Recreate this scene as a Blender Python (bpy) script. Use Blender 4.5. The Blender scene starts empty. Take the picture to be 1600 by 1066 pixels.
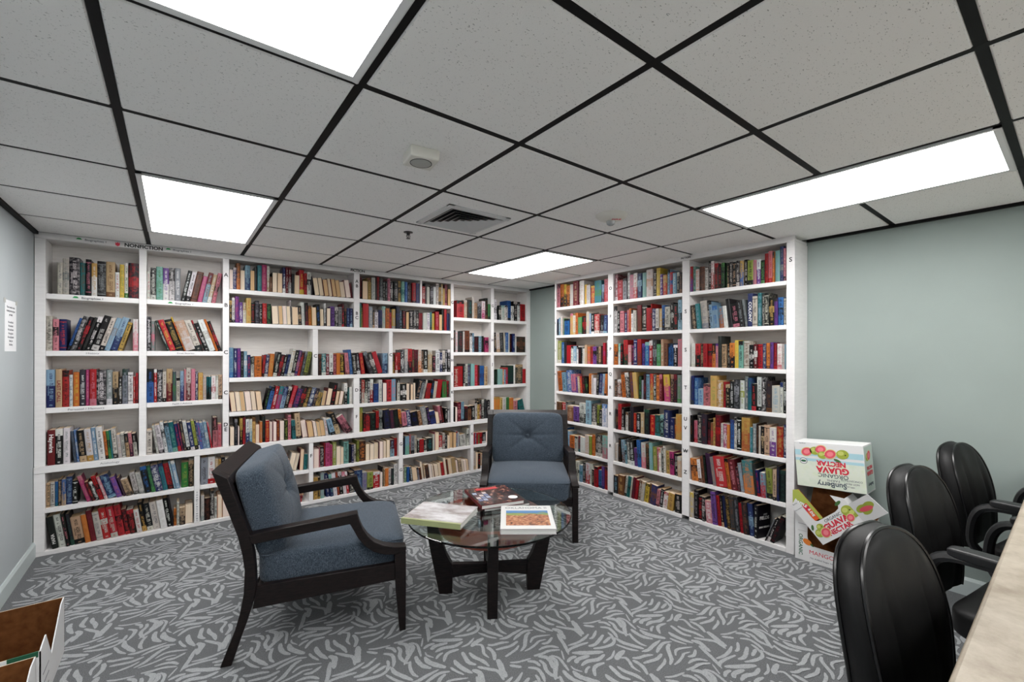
import bpy, bmesh, math, random
from mathutils import Vector, Matrix
R = math.radians
scene = bpy.context.scene
col = scene.collection

# ------------------------------------------------------------------ camera, world, exposure
CAM_H = 1.349; CEIL = 2.1486; YAW = 0.655; ROLL = 0.002
cam_d = bpy.data.cameras.new('camera'); cam = bpy.data.objects.new('camera', cam_d); col.objects.link(cam)
cam_d.sensor_width = 36.0; cam_d.lens = 686.7 / 1600 * 36.0
cam_d.shift_y = (552.17 - 533.0) / 1600.0
cam_d.clip_start = 0.05
cy_, sy_ = math.cos(YAW), math.sin(YAW)
right = Vector((cy_, -sy_, 0)); up = Vector((0, 0, 1)); fwd = Vector((sy_, cy_, 0))
xr = (right + up * ROLL).normalized(); yr = (up - right * ROLL).normalized()
cam.matrix_world = Matrix(((xr.x, yr.x, -fwd.x, 0), (xr.y, yr.y, -fwd.y, 0), (xr.z, yr.z, -fwd.z, CAM_H), (0, 0, 0, 1)))
scene.camera = cam
w = bpy.data.worlds.new('world'); scene.world = w; w.use_nodes = True
w.node_tree.nodes['Background'].inputs[0].default_value = (0.9, 0.95, 1, 1)
w.node_tree.nodes['Background'].inputs[1].default_value = 0.3
vs = scene.view_settings
vs.view_transform = 'Standard'; vs.look = 'None'; vs.gamma = 1.0; vs.use_curve_mapping = False
vs.exposure = 0.0
LIGHT_STRENGTH = 16.6
scene.cycles.max_bounces = 14; scene.cycles.diffuse_bounces = 7; scene.cycles.glossy_bounces = 4
scene.cycles.transmission_bounces = 8; scene.cycles.caustics_reflective = False
scene.cycles.sample_clamp_indirect = 6.0

# ------------------------------------------------------------------ helpers
def lin(c):
    return tuple(((v / 12.92) if v <= 0.04045 else ((v + 0.055) / 1.055) ** 2.4) for v in [x / 255.0 for x in c])
def mat(name, rgb, rough=0.5, spec=0.5, metal=0.0, coat=0.0):
    m = bpy.data.materials.new(name); m.use_nodes = True
    b = m.node_tree.nodes['Principled BSDF']
    b.inputs['Base Color'].default_value = (*lin(rgb), 1)
    b.inputs['Roughness'].default_value = rough
    b.inputs['Specular IOR Level'].default_value = spec
    b.inputs['Metallic'].default_value = metal
    b.inputs['Coat Weight'].default_value = coat
    return m
def nd(m, t, **kw):
    n = m.node_tree.nodes.new(t)
    for k, v in kw.items(): setattr(n, k, v)
    return n
def lk(m, a, b): m.node_tree.links.new(a, b)
def bsdf(m): return m.node_tree.nodes['Principled BSDF']
def ramp(m, fac, stops):
    r = nd(m, 'ShaderNodeValToRGB'); lk(m, fac, r.inputs[0])
    e = r.color_ramp.elements
    while len(e) < len(stops): e.new(0.5)
    for i, (p, c) in enumerate(stops): e[i].position = p; e[i].color = (*c, 1)
    return r
def noise(m, scale, detail=3, vec=None, rough=0.5, stretch=None, coord='Object'):
    tc = nd(m, 'ShaderNodeTexCoord'); mp = nd(m, 'ShaderNodeMapping')
    lk(m, vec if vec else tc.outputs[coord], mp.inputs[0])
    if stretch: mp.inputs['Scale'].default_value = stretch
    n = nd(m, 'ShaderNodeTexNoise'); n.inputs['Scale'].default_value = scale; n.inputs['Detail'].default_value = detail
    n.inputs['Roughness'].default_value = rough
    lk(m, mp.outputs[0], n.inputs['Vector']); return n
def bump(m, h, strength=0.3, dist=0.002):
    b = nd(m, 'ShaderNodeBump'); b.inputs['Strength'].default_value = strength; b.inputs['Distance'].default_value = dist
    lk(m, h, b.inputs['Height']); lk(m, b.outputs[0], bsdf(m).inputs['Normal']); return b

class MB:
    def __init__(s): s.v = []; s.f = []; s.mi = []
    def face(s, pts, mi=0):
        n = len(s.v); s.v += [tuple(p) for p in pts]; s.f.append(tuple(range(n, n + len(pts)))); s.mi.append(mi)
    def box(s, x0, x1, y0, y1, z0, z1, mi=0, M=None):
        n = len(s.v)
        P = [(x0, y0, z0), (x1, y0, z0), (x1, y1, z0), (x0, y1, z0), (x0, y0, z1), (x1, y0, z1), (x1, y1, z1), (x0, y1, z1)]
        if M: P = [tuple(M @ Vector(p)) for p in P]
        s.v += P
        for q in ((0, 3, 2, 1), (4, 5, 6, 7), (0, 1, 5, 4), (1, 2, 6, 5), (2, 3, 7, 6), (3, 0, 4, 7)):
            s.f.append(tuple(n + i for i in q)); s.mi.append(mi)
    def prism(s, poly, t0, t1, axis='y', mi=0, M=None):
        # poly of 2D points extruded along axis; 'y': (x,z), 'z': (x,y), 'x': (y,z)
        n = len(s.v); k = len(poly)
        def P(p, t): 
            q = {'y': (p[0], t, p[1]), 'z': (p[0], p[1], t), 'x': (t, p[0], p[1])}[axis]
            return tuple(M @ Vector(q)) if M else q
        s.v += [P(p, t0) for p in poly] + [P(p, t1) for p in poly]
        s.f.append(tuple(n + i for i in range(k))); s.mi.append(mi)
        s.f.append(tuple(n + k + i for i in reversed(range(k)))); s.mi.append(mi)
        for i in range(k):
            j = (i + 1) % k; s.f.append((n + j, n + i, n + k + i, n + k + j)); s.mi.append(mi)
    def lathe(s, prof, seg=24, c=(0, 0), mi=0):
        n = len(s.v); k = len(prof)
        for i in range(seg):
            a = 2 * math.pi * i / seg
            for r_, z in prof: s.v.append((c[0] + r_ * math.cos(a), c[1] + r_ * math.sin(a), z))
        for i in range(seg):
            j = (i + 1) % seg
            for q in range(k - 1):
                s.f.append((n + i * k + q, n + j * k + q, n + j * k + q + 1, n + i * k + q + 1)); s.mi.append(mi)
    def tube(s, pts, r, seg=8, mi=0, closed=False, flat=1.0):
        pts = [Vector(p) for p in pts]; n0 = len(s.v); k = len(pts)
        nrm = None
        for i, p in enumerate(pts):
            a = pts[(i - 1) % k] if (closed or i) else p; b = pts[(i + 1) % k] if (closed or i < k - 1) else p
            t = (b - a).normalized()
            if nrm is None:
                nrm = t.cross(Vector((0, 0, 1)))
                if nrm.length < 0.1: nrm = t.cross(Vector((0, 1, 0)))
            nrm = (nrm - t * nrm.dot(t)).normalized(); bn = t.cross(nrm)
            rr = r[i] if isinstance(r, (list, tuple)) else r
            for q in range(seg):
                an = 2 * math.pi * q / seg
                s.v.append(tuple(p + nrm * math.cos(an) * rr * flat + bn * math.sin(an) * rr))
        for i in range(k if closed else k - 1):
            j = (i + 1) % k
            for q in range(seg):
                q2 = (q + 1) % seg
                s.f.append((n0 + i * seg + q, n0 + i * seg + q2, n0 + j * seg + q2, n0 + j * seg + q)); s.mi.append(mi)
        if not closed:
            s.f.append(tuple(n0 + q for q in reversed(range(seg)))); s.mi.append(mi)
            s.f.append(tuple(n0 + (k - 1) * seg + q for q in range(seg))); s.mi.append(mi)
    def grid(s, fn, nu, nv, mi=0, cu=False, cv=False):
        n = len(s.v)
        for i in range(nu):
            for j in range(nv): s.v.append(tuple(fn(i / (nu if cu else nu - 1), j / (nv if cv else nv - 1))))
        for i in range(nu if cu else nu - 1):
            for j in range(nv if cv else nv - 1):
                i2, j2 = (i + 1) % nu, (j + 1) % nv
                s.f.append((n + i * nv + j, n + i2 * nv + j, n + i2 * nv + j2, n + i * nv + j2)); s.mi.append(mi)
    def build(s, name, mats, parent=None, smooth=False, bevel=0, weld=0, loc=None, rot=None, seg=2, fix=True):
        me = bpy.data.meshes.new(name); me.from_pydata(s.v, [], s.f)
        if not isinstance(mats, (list, tuple)): mats = [mats]
        for m in mats: me.materials.append(m)
        me.polygons.foreach_set('material_index', s.mi)
        if weld or fix or smooth:
            bm = bmesh.new(); bm.from_mesh(me)
            if weld: bmesh.ops.remove_doubles(bm, verts=bm.verts, dist=weld)
            if fix: bmesh.ops.recalc_face_normals(bm, faces=bm.faces)
            bm.to_mesh(me); bm.free()
        if smooth:
            me.polygons.foreach_set('use_smooth', [True] * len(me.polygons))
            if smooth != 'all': me.set_sharp_from_angle(angle=R(38 if smooth is True else smooth))
        me.update()
        o = bpy.data.objects.new(name, me); col.objects.link(o)
        if bevel:
            b = o.modifiers.new('bevel', 'BEVEL'); b.width = bevel; b.segments = seg; b.limit_method = 'ANGLE'; b.angle_limit = R(35); b.harden_normals = False
            if not smooth:
                me.polygons.foreach_set('use_smooth', [True] * len(me.polygons)); me.set_sharp_from_angle(angle=R(30))
        if parent: o.parent = parent
        if loc: o.location = loc
        if rot: o.rotation_euler = rot
        return o
def tag(o, label=None, cat=None, group=None, kind=None):
    if label: o['label'] = label
    if cat: o['category'] = cat
    if group: o['group'] = group
    if kind: o['kind'] = kind
    return o
def empty(name, loc=(0, 0, 0), rz=0, **kw):
    o = bpy.data.objects.new(name, None); col.objects.link(o); o.location = loc; o.rotation_euler = (0, 0, rz)
    o.empty_display_size = 0.1
    return tag(o, **kw)
def text_mesh(name, s, size, m, parent=None, M=None, sx=1.0, bold=0.0, align='CENTER', ext=0.0003):
    cu = bpy.data.curves.new('txt', 'FONT'); cu.body = s; cu.size = size; cu.align_x = align; cu.align_y = 'CENTER'
    cu.extrude = ext; cu.offset = bold; cu.resolution_u = 3
    if 'M' in s: cu.offset = 0
    o = bpy.data.objects.new('txt', cu); col.objects.link(o)
    dg = bpy.context.evaluated_depsgraph_get(); dg.update()
    me = bpy.data.meshes.new_from_object(o.evaluated_get(dg)); bpy.data.objects.remove(o); bpy.data.curves.remove(cu)
    me.name = name; me.materials.clear(); me.materials.append(m)
    T = (M or Matrix()) @ Matrix.Diagonal((sx, 1, 1, 1))
    me.transform(T)
    o = bpy.data.objects.new(name, me); col.objects.link(o)
    if parent: o.parent = parent
    return o
def frameM(origin, xdir, ydir):
    x = Vector(xdir).normalized(); y = Vector(ydir); y = (y - x * y.dot(x)).normalized(); z = x.cross(y)
    return Matrix(((x.x, y.x, z.x, origin[0]), (x.y, y.y, z.y, origin[1]), (x.z, y.z, z.z, origin[2]), (0, 0, 0, 1)))

# ------------------------------------------------------------------ materials
M = {}
def wallmat(name, rgb):
    m = mat(name, rgb, 0.75, 0.25)
    n = noise(m, 420, 3, coord='Object'); bump(m, n.outputs[0], 0.25, 0.0012)
    n2 = noise(m, 2.2, 4); r = ramp(m, n2.outputs[0], [(0.3, tuple(v * 0.95 for v in lin(rgb))), (0.7, tuple(min(1, v * 1.03) for v in lin(rgb)))])
    lk(m, r.outputs[0], bsdf(m).inputs['Base Color']); return m
M['wall'] = wallmat('mint wall paint', (147, 158, 154))
M['wall_blue'] = wallmat('pale blue wall paint', (174, 181, 184))
M['wall_bounce'] = wallmat('white bounce wall paint', (236, 236, 234))  # near-white for the unseen wall, chosen to bounce light up to the ceiling
M['base'] = mat('painted baseboard', (186, 196, 196), 0.45)
m = M['white'] = mat('white shelf paint', (228, 226, 226), 0.4)
n = noise(m, 14, 6, stretch=(1, 1, 6)); r = ramp(m, n.outputs[0], [(0.3, lin((224, 222, 222))), (0.75, lin((232, 230, 230)))]); lk(m, r.outputs[0], bsdf(m).inputs['Base Color'])
n = noise(m, 60, 3); bump(m, n.outputs[0], 0.12, 0.001)
m = M['panel'] = mat('painted back panel', (214, 210, 208), 0.5)
n = noise(m, 9, 5, stretch=(1, 1, 9)); r = ramp(m, n.outputs[0], [(0.3, lin((205, 201, 198))), (0.75, lin((220, 217, 214)))]); lk(m, r.outputs[0], bsdf(m).inputs['Base Color'])
m = M['tile'] = mat('acoustic ceiling tile', (246, 245, 243), 0.9, 0.1)
v = noise(m, 135, 1.5, stretch=(1.0, 2.0, 1)); v2 = noise(m, 300, 1)
ma = nd(m, 'ShaderNodeMath', operation='ADD'); lk(m, v.outputs[0], ma.inputs[0])
mb_ = nd(m, 'ShaderNodeMath', operation='MULTIPLY'); mb_.inputs[1].default_value = 0.35; lk(m, v2.outputs[0], mb_.inputs[0]); lk(m, mb_.outputs[0], ma.inputs[1])
r = ramp(m, ma.outputs[0], [(0.0, lin((246, 245, 243))), (0.872, lin((245, 244, 242))), (0.9, lin((172, 172, 170)))]); lk(m, r.outputs[0], bsdf(m).inputs['Base Color'])
bump(m, v2.outputs[0], 0.25, 0.001)
M['tbar'] = mat('black ceiling grid', (9, 9, 10), 0.6, 0.2)
M['black'] = mat('black paint', (12, 12, 13), 0.5)
M['ink'] = mat('black vinyl lettering', (22, 22, 26), 0.6)
M['greenink'] = mat('green marker', (40, 150, 80), 0.6)
M['redink'] = mat('red sticker', (215, 50, 75), 0.6)
M['greyink'] = mat('pencil grey lettering', (112, 114, 120), 0.7)
m = M['lamp'] = bpy.data.materials.new('lit light lens'); m.use_nodes = True
m.node_tree.nodes.clear(); e = nd(m, 'ShaderNodeEmission'); e.inputs[0].default_value = (1, 0.985, 0.97, 1); e.inputs[1].default_value = LIGHT_STRENGTH
o_ = nd(m, 'ShaderNodeOutputMaterial'); lk(m, e.outputs[0], o_.inputs[0])
M['whitemetal'] = mat('white enamel', (205, 206, 206), 0.4)
M['plastic'] = mat('white plastic', (222, 220, 212), 0.45)
M['plasticgrey'] = mat('pale grey plastic', (172, 174, 168), 0.5)
# carpet
def carpet(name, rgb, d):
    m = mat(name, rgb, 0.95, 0.1)
    n = noise(m, 260, 3, rough=0.8); c = lin(rgb)
    r = ramp(m, n.outputs[0], [(0.32, tuple(x * (1 - d) for x in c)), (0.68, tuple(x * (1 + d) for x in c))])
    lk(m, r.outputs[0], bsdf(m).inputs['Base Color']); bump(m, n.outputs[0], 0.8, 0.004)
    return m
M['carpet'] = carpet('grey carpet pile', (108, 110, 112), 0.5)
M['carpet2'] = carpet('light carpet strokes', (163, 166, 168), 0.26)
m = M['espresso'] = mat('dark espresso wood', (18, 14, 14), 0.4, 0.25)
n = noise(m, 26, 6, stretch=(1, 1, 7)); r = ramp(m, n.outputs[0], [(0.35, lin((12, 9, 10))), (0.7, lin((32, 23, 22)))]); lk(m, r.outputs[0], bsdf(m).inputs['Base Color'])
m = M['cherry'] = mat('red cherry wood', (142, 56, 34), 0.3, 0.5, coat=0.3)
n = noise(m, 12, 6, stretch=(1, 1, 12)); r = ramp(m, n.outputs[0], [(0.3, lin((118, 40, 24))), (0.7, lin((165, 70, 40)))]); lk(m, r.outputs[0], bsdf(m).inputs['Base Color'])
m = M['chenille'] = mat('blue grey chenille', (70, 86, 104), 0.9, 0.2)
n = noise(m, 460, 5, stretch=(1, 1, 0.35), rough=0.75)
r = ramp(m, n.outputs[0], [(0.36, lin((30, 39, 50))), (0.5, lin((58, 69, 81))), (0.66, lin((106, 116, 127)))])
lk(m, r.outputs[0], bsdf(m).inputs['Base Color']); bump(m, n.outputs[0], 0.5, 0.002)
bsdf(m).inputs['Sheen Weight'].default_value = 0.12
m = M['glass'] = bpy.data.materials.new('clear glass'); m.use_nodes = True
b = bsdf(m); b.inputs['Base Color'].default_value = (1, 1, 1, 1); b.inputs['Roughness'].default_value = 0.0; b.inputs['Transmission Weight'].default_value = 1; b.inputs['IOR'].default_value = 1.5
va = nd(m, 'ShaderNodeVolumeAbsorption'); va.inputs['Color'].default_value = (0.05, 0.6, 0.38, 1); va.inputs['Density'].default_value = 11
lk(m, va.outputs[0], m.node_tree.nodes['Material Output'].inputs['Volume'])
m = M['leather'] = mat('black leather', (9, 9, 10), 0.5, 0.3)
n = noise(m, 230, 4); bump(m, n.outputs[0], 0.18, 0.001)
n = noise(m, 7, 3); r = ramp(m, n.outputs[0], [(0.3, (0.46,) * 3), (0.7, (0.6,) * 3)]); lk(m, r.outputs[0], bsdf(m).inputs['Roughness'])
M['piping'] = mat('black leather piping', (10, 10, 11), 0.3)
M['armplastic'] = mat('black moulded plastic', (24, 25, 27), 0.42)
M['chrome'] = mat('dark steel', (60, 60, 62), 0.3, metal=1)
m = M['laminate'] = mat('beige mottled laminate', (184, 170, 150), 0.42)
n = noise(m, 9, 8, rough=0.7); n2 = noise(m, 45, 4)
r = ramp(m, n.outputs[0], [(0.32, lin((146, 133, 117))), (0.5, lin((170, 159, 143))), (0.68, lin((188, 178, 163)))]); lk(m, r.outputs[0], bsdf(m).inputs['Base Color'])
M['cabinet'] = mat('counter base panel', (120, 108, 96), 0.5)
m = M['kraft'] = mat('brown corrugated board', (112, 70, 38), 0.85, 0.15)
n = noise(m, 40, 5); r = ramp(m, n.outputs[0], [(0.3, lin((100, 61, 32))), (0.7, lin((124, 80, 44)))]); lk(m, r.outputs[0], bsdf(m).inputs['Base Color'])
m = M['card'] = mat('white printed board', (222, 222, 222), 0.6)
M['cutedge'] = mat('pale board edge', (214, 196, 172), 0.8)
M['cardgreen'] = mat('dark green print', (20, 84, 58), 0.6)
M['paper'] = mat('white paper', (232, 234, 236), 0.7)
m = M['pages'] = mat('book pages', (214, 196, 170), 0.85, 0.1)
def colmat(name, rgb, rough=0.55): 
    if name not in M: M[name] = mat(name, rgb, rough)
    return M[name]
# ------------------------------------------------------------------ printed covers and page edges (colours are per book attributes)
m = M['cover'] = mat('printed book cover', (128, 128, 128), 0.42, 0.25)
def attr(m, nm): 
    a = nd(m, 'ShaderNodeAttribute'); a.attribute_name = nm; return a
def mth(m, op, a, b=None, c=None):
    n = nd(m, 'ShaderNodeMath', operation=op)
    for i, x in enumerate((a, b, c)):
        if x is None: continue
        if isinstance(x, (int, float)): n.inputs[i].default_value = x
        else: lk(m, x, n.inputs[i])
    return n.outputs[0]
ca, cb = attr(m, 'ca'), attr(m, 'cb')
uvn = nd(m, 'ShaderNodeUVMap'); uvn.uv_map = 'place'; uvm = nd(m, 'ShaderNodeUVMap'); uvm.uv_map = 'size'
sp = nd(m, 'ShaderNodeSeparateXYZ'); lk(m, uvn.outputs[0], sp.inputs[0])
def band(src, c_, h_): return mth(m, 'COMPARE', src, c_, h_)
def uvnoise(sx_, sy2, det=1):
    mp = nd(m, 'ShaderNodeMapping'); lk(m, uvm.outputs[0], mp.inputs[0]); mp.inputs['Scale'].default_value = (sx_, sy2, 1)
    n = nd(m, 'ShaderNodeTexNoise'); n.inputs['Scale'].default_value = 1.0; n.inputs['Detail'].default_value = det; lk(m, mp.outputs[0], n.inputs['Vector']); return n.outputs[0]
# lettering running up the spine: a large title line, a smaller second line, an author block and a small mark at the foot
glyph = mth(m, 'GREATER_THAN', uvnoise(130, 430), 0.49); small = mth(m, 'GREATER_THAN', uvnoise(260, 640), 0.5)
gaps = mth(m, 'GREATER_THAN', uvnoise(0.4, 46), 0.42)
title = mth(m, 'MULTIPLY', mth(m, 'MULTIPLY', band(sp.outputs[0], 0.56, 0.2), band(sp.outputs[1], 0.42, 0.23)), mth(m, 'MULTIPLY', glyph, gaps))
second = mth(m, 'MULTIPLY', mth(m, 'MULTIPLY', band(sp.outputs[0], 0.24, 0.07), band(sp.outputs[1], 0.46, 0.14)), small)
author = mth(m, 'MULTIPLY', mth(m, 'MULTIPLY', band(sp.outputs[0], 0.5, 0.16), band(sp.outputs[1], 0.8, 0.11)), mth(m, 'MULTIPLY', glyph, gaps))
foot = mth(m, 'MULTIPLY', band(sp.outputs[0], 0.5, 0.17), band(sp.outputs[1], 0.065, 0.022))
mask = mth(m, 'MAXIMUM', mth(m, 'MAXIMUM', title, second), mth(m, 'MAXIMUM', author, mth(m, 'MULTIPLY', foot, small)))
mask = mth(m, 'MULTIPLY', mask, ca.outputs['Alpha'])
pic = nd(m, 'ShaderNodeTexNoise'); pic.inputs['Scale'].default_value = 55; pic.inputs['Detail'].default_value = 5; lk(m, uvm.outputs[0], pic.inputs['Vector'])
soft = nd(m, 'ShaderNodeMapRange'); lk(m, pic.outputs[0], soft.inputs[0]); soft.inputs[1].default_value = 0.44; soft.inputs[2].default_value = 0.66
picm = mth(m, 'MULTIPLY', soft.outputs[0], mth(m, 'MULTIPLY', cb.outputs['Alpha'], 0.5))
mask = mth(m, 'MAXIMUM', mth(m, 'MULTIPLY', mask, 0.92), picm)
mx = nd(m, 'ShaderNodeMix'); mx.data_type = 'RGBA'; lk(m, mask, mx.inputs[0]); lk(m, ca.outputs['Color'], mx.inputs[6]); lk(m, cb.outputs['Color'], mx.inputs[7])
lk(m, mx.outputs[2], bsdf(m).inputs['Base Color'])
m = M['pages']
pa = attr(m, 'ca'); uvm = nd(m, 'ShaderNodeUVMap'); uvm.uv_map = 'size'
mp = nd(m, 'ShaderNodeMapping'); lk(m, uvm.outputs[0], mp.inputs[0]); mp.inputs['Scale'].default_value = (900, 3, 1)
no = nd(m, 'ShaderNodeTexNoise'); no.inputs['Scale'].default_value = 1; no.inputs['Detail'].default_value = 2; lk(m, mp.outputs[0], no.inputs['Vector'])
r = ramp(m, no.outputs[0], [(0.35, (0.8, 0.79, 0.77)), (0.6, (1, 1, 1))])
mx = nd(m, 'ShaderNodeMix'); mx.data_type = 'RGBA'; mx.blend_type = 'MULTIPLY'; mx.inputs[0].default_value = 0.75
lk(m, pa.outputs['Color'], mx.inputs[6]); lk(m, r.outputs[0], mx.inputs[7]); lk(m, mx.outputs[2], bsdf(m).inputs['Base Color'])

# ------------------------------------------------------------------ the room
XL, XR, YBK, YFR = -0.735, 3.52, 4.42, -2.75      # left wall, right wall, back wall, wall behind the camera
LF = 4.207; RF = 3.2956                            # front faces of the left and right bookcases
def struct(mb, name, mats, **k): o = mb.build(name, mats, **k); o['kind'] = 'structure'; return o

# carpet: base plus lighter brush strokes laid into the pile, one repeat of 0.46 m (centre lines and widths in mm)
rnd = random.Random(7)
P = 0.46
STROKES = """211,192 198,151 183,114 177,82 27.6
241,143 273,123 331,107 11.1
230,130 247,110 265,90 15.5
308,103 331,78 332,45 15.8
285,71 311,41 305,1 287,-35 16.2
353,76 354,46 336,11 336,-23 347,-54 16.6
364,97 390,69 386,36 365,3 21.1
115,206 146,165 170,129 160,76 17.4
81,161 66,122 50,78 21,23 17.6
61,69 105,57 154,57 199,68 14.8
26,33 49,45 94,41 152,27 14.9
175,41 201,40 248,64 14.2
133,8 165,-2 204,6 251,22 17.8
205,440 239,446 266,451 15.9
138,443 183,421 235,411 280,434 15.8
40,22 96,-20 158,-59 24.2
442,451 471,460 500,454 15.9
7,424 33,436 89,421 20.7
14,399 56,402 103,382 150,387 20.4
456,357 477,371 501,375 12.8
15,321 42,352 70,360 108,351 17.1
125,357 163,356 206,377 11.5
163,332 195,344 242,349 23.6
407,69 406,26 366,-13 329,-53 20.4
415,67 430,35 421,-9 410,-49 12.7
14,63 -19,11 7.6
282,19 276,-9 255,-38 13.9
392,428 386,392 391,353 413,318 20.7
359,413 343,378 337,335 347,305 14.6
438,427 435,403 452,371 8.7
423,400 421,362 439,323 465,285 24.9
280,427 279,390 299,345 321,301 20.9
244,399 253,373 268,338 290,309 12.9
297,297 330,285 379,290 435,292 17.1
345,251 380,263 427,270 467,253 16.1
445,250 414,240 379,206 358,185 323,170 17.9
395,188 425,206 455,202 509,174 13.2
431,151 462,140 503,156 15.6
338,159 373,159 409,165 436,172 470,162 11.9
229,296 250,280 287,270 320,252 15.7
240,246 277,235 313,226 356,233 16.9
247,183 279,187 316,193 342,207 13.6
218,286 222,259 217,228 196,194 18.3
185,330 205,314 199,289 183,257 186,221 14.0
111,326 104,292 99,251 117,219 19.2
134,303 136,265 152,222 156,176 18.7
57,303 53,274 60,230 77,186 21.2
21,273 27,241 44,201 12.9
86,203 102,171 91,139 82,107 25.1
393,126 425,125 456,111 476,83 14.9
350,110 386,99 427,94 471,69 15.0"""
strokes_ = []
for ln_ in STROKES.split('\n'):
    tk = ln_.split(); c_ = [tuple(float(v) / 1000 for v in p.split(',')) for p in tk[:-1]]; W_ = float(tk[-1]) / 1000 * 1.02
    if len(c_) == 2: c_.insert(1, ((c_[0][0] + c_[1][0]) / 2, (c_[0][1] + c_[1][1]) / 2))
    q = [c_[0]] + c_ + [c_[-1]]; pts = []; per = 5; tot = (len(c_) - 1) * per
    blunt0, blunt1 = rnd.uniform(.25, .6), rnd.uniform(.25, .6)
    for s_ in range(len(c_) - 1):
        for k in range(per + (s_ == len(c_) - 2)):
            t = k / per; p0, p1, p2, p3 = q[s_:s_ + 4]
            xy = [.5 * (2 * p1[a] + (p2[a] - p0[a]) * t + (2 * p0[a] - 5 * p1[a] + 4 * p2[a] - p3[a]) * t * t + (3 * p1[a] - p0[a] - 3 * p2[a] + p3[a]) * t ** 3) for a in (0, 1)]
            f_ = (s_ * per + k) / tot
            pts.append([xy[0], xy[1], 0, W_ / 2 * min(1, f_ / .3 + .06) ** blunt0 * min(1, (1 - f_) / .3 + .06) ** blunt1])
    for k in range(len(pts)):
        a, b = pts[max(0, k - 1)], pts[min(len(pts) - 1, k + 1)]; pts[k][2] = math.atan2(b[1] - a[1], b[0] - a[0])
    strokes_.append(pts)
fl = MB(); fl.face([(XL, YFR, 0), (XR, YFR, 0), (XR, YBK, 0), (XL, YBK, 0)])
for ix in range(-2, 8):
    for iy in range(-1, 10):
        for si, pts in enumerate(strokes_):
            x0, y0 = pts[len(pts) // 2][0] + ix * P, pts[4][1] + iy * P
            if not (XL + .06 < x0 < RF - .05 and -0.3 < y0 < LF - .05): continue
            n0 = len(fl.v)
            for (a_, b_, t_, w_) in pts:
                jx = a_ + ix * P; jy = b_ + iy * P; w_ *= rnd.uniform(.88, 1.1); zz = .001 + si * .00002
                fl.v.append((jx - math.sin(t_) * w_, jy + math.cos(t_) * w_, zz)); fl.v.append((jx + math.sin(t_) * w_, jy - math.cos(t_) * w_, zz))
            for i in range(len(pts) - 1):
                fl.f.append((n0 + 2 * i + 1, n0 + 2 * i + 3, n0 + 2 * i + 2, n0 + 2 * i)); fl.mi.append(1)
struct(fl, 'floor', [M['carpet'], M['carpet2']], fix=False)

b = MB(); b.box(XL - .1, XL, YFR, YBK, 0, CEIL); struct(b, 'wall_left', M['wall_blue'])
b = MB(); b.box(XR, XR + .1, YFR, YBK, 0, CEIL); struct(b, 'wall_right', M['wall'])
b = MB(); b.box(XL - .1, XR + .1, YBK, YBK + .1, 0, CEIL); struct(b, 'wall_back', M['wall'])
b = MB(); b.box(XL - .1, XR + .1, YFR - .1, YFR, 0, CEIL); struct(b, 'wall_front', M['wall_bounce'])  # behind the camera; whitened to add bounce light
b = MB(); b.prism([(XL, 0), (XL + .014, 0), (XL + .014, .085), (XL + .006, .1), (XL, .1)], YFR, LF - 0.003, 'y'); struct(b, 'baseboard_left', M['base'])
b = MB(); b.prism([(XR, 0), (XR - .014, 0), (XR - .014, .085), (XR - .006, .1), (XR, .1)], YFR, 1.16, 'y'); struct(b, 'baseboard_right', M['base'])

# ceiling: drop in tiles hanging a little below a black grid
GX = [XL, -0.151, 0.438, 1.043, 1.658, 2.27, 2.876, XR]
GY = [YFR, -2.27, -1.66, -1.05, -0.445, 0.164, 0.722, 1.313, 1.925, 2.535, 3.144, 3.74, LF + .002, YBK]
lights = [(1, 5), (5, 5), (1, 9), (5, 9), (1, 1), (5, 1)]    # (column, first row) of each two-tile lamp
lit = {(i, j + k) for i, j in lights for k in (0, 1)}
ce = MB()
for i in range(len(GX) - 1):
    for j in range(len(GY) - 2):
        if (i, j) in lit: continue
        g = 0.0125
        x0, x1, y0, y1 = GX[i] + (g if i else 0.02), GX[i + 1] - (g if i < 6 else 0.02), GY[j] + g, GY[j + 1] - g
        z0 = CEIL - 0.004; e_ = 0.005
        n0 = len(ce.v)
        ce.v += [(x0 + e_, y0 + e_, z0), (x1 - e_, y0 + e_, z0), (x1 - e_, y1 - e_, z0), (x0 + e_, y1 - e_, z0), (x0, y0, z0 + .006), (x1, y0, z0 + .006), (x1, y1, z0 + .006), (x0, y1, z0 + .006)]
        for q in ((0, 3, 2, 1), (0, 1, 5, 4), (1, 2, 6, 5), (2, 3, 7, 6), (3, 0, 4, 7)): ce.f.append(tuple(n0 + k for k in q)); ce.mi.append(0)
ce.box(XL, XR, YFR, YBK, CEIL + .01, CEIL + .06)
struct(ce, 'ceiling', M['tile'], fix=False)
tb = MB()
for k, x in enumerate(GX): tb.box(x - (.0125 if 0 < k < 7 else .02), x + (.0125 if 0 < k < 7 else .02), YFR, LF, CEIL - .001, CEIL + .012)
for k, y in enumerate(GY[:-1]): tb.box(XL, XR, y - .0125, y + .0125, CEIL - .0008, CEIL + .012)
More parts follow.
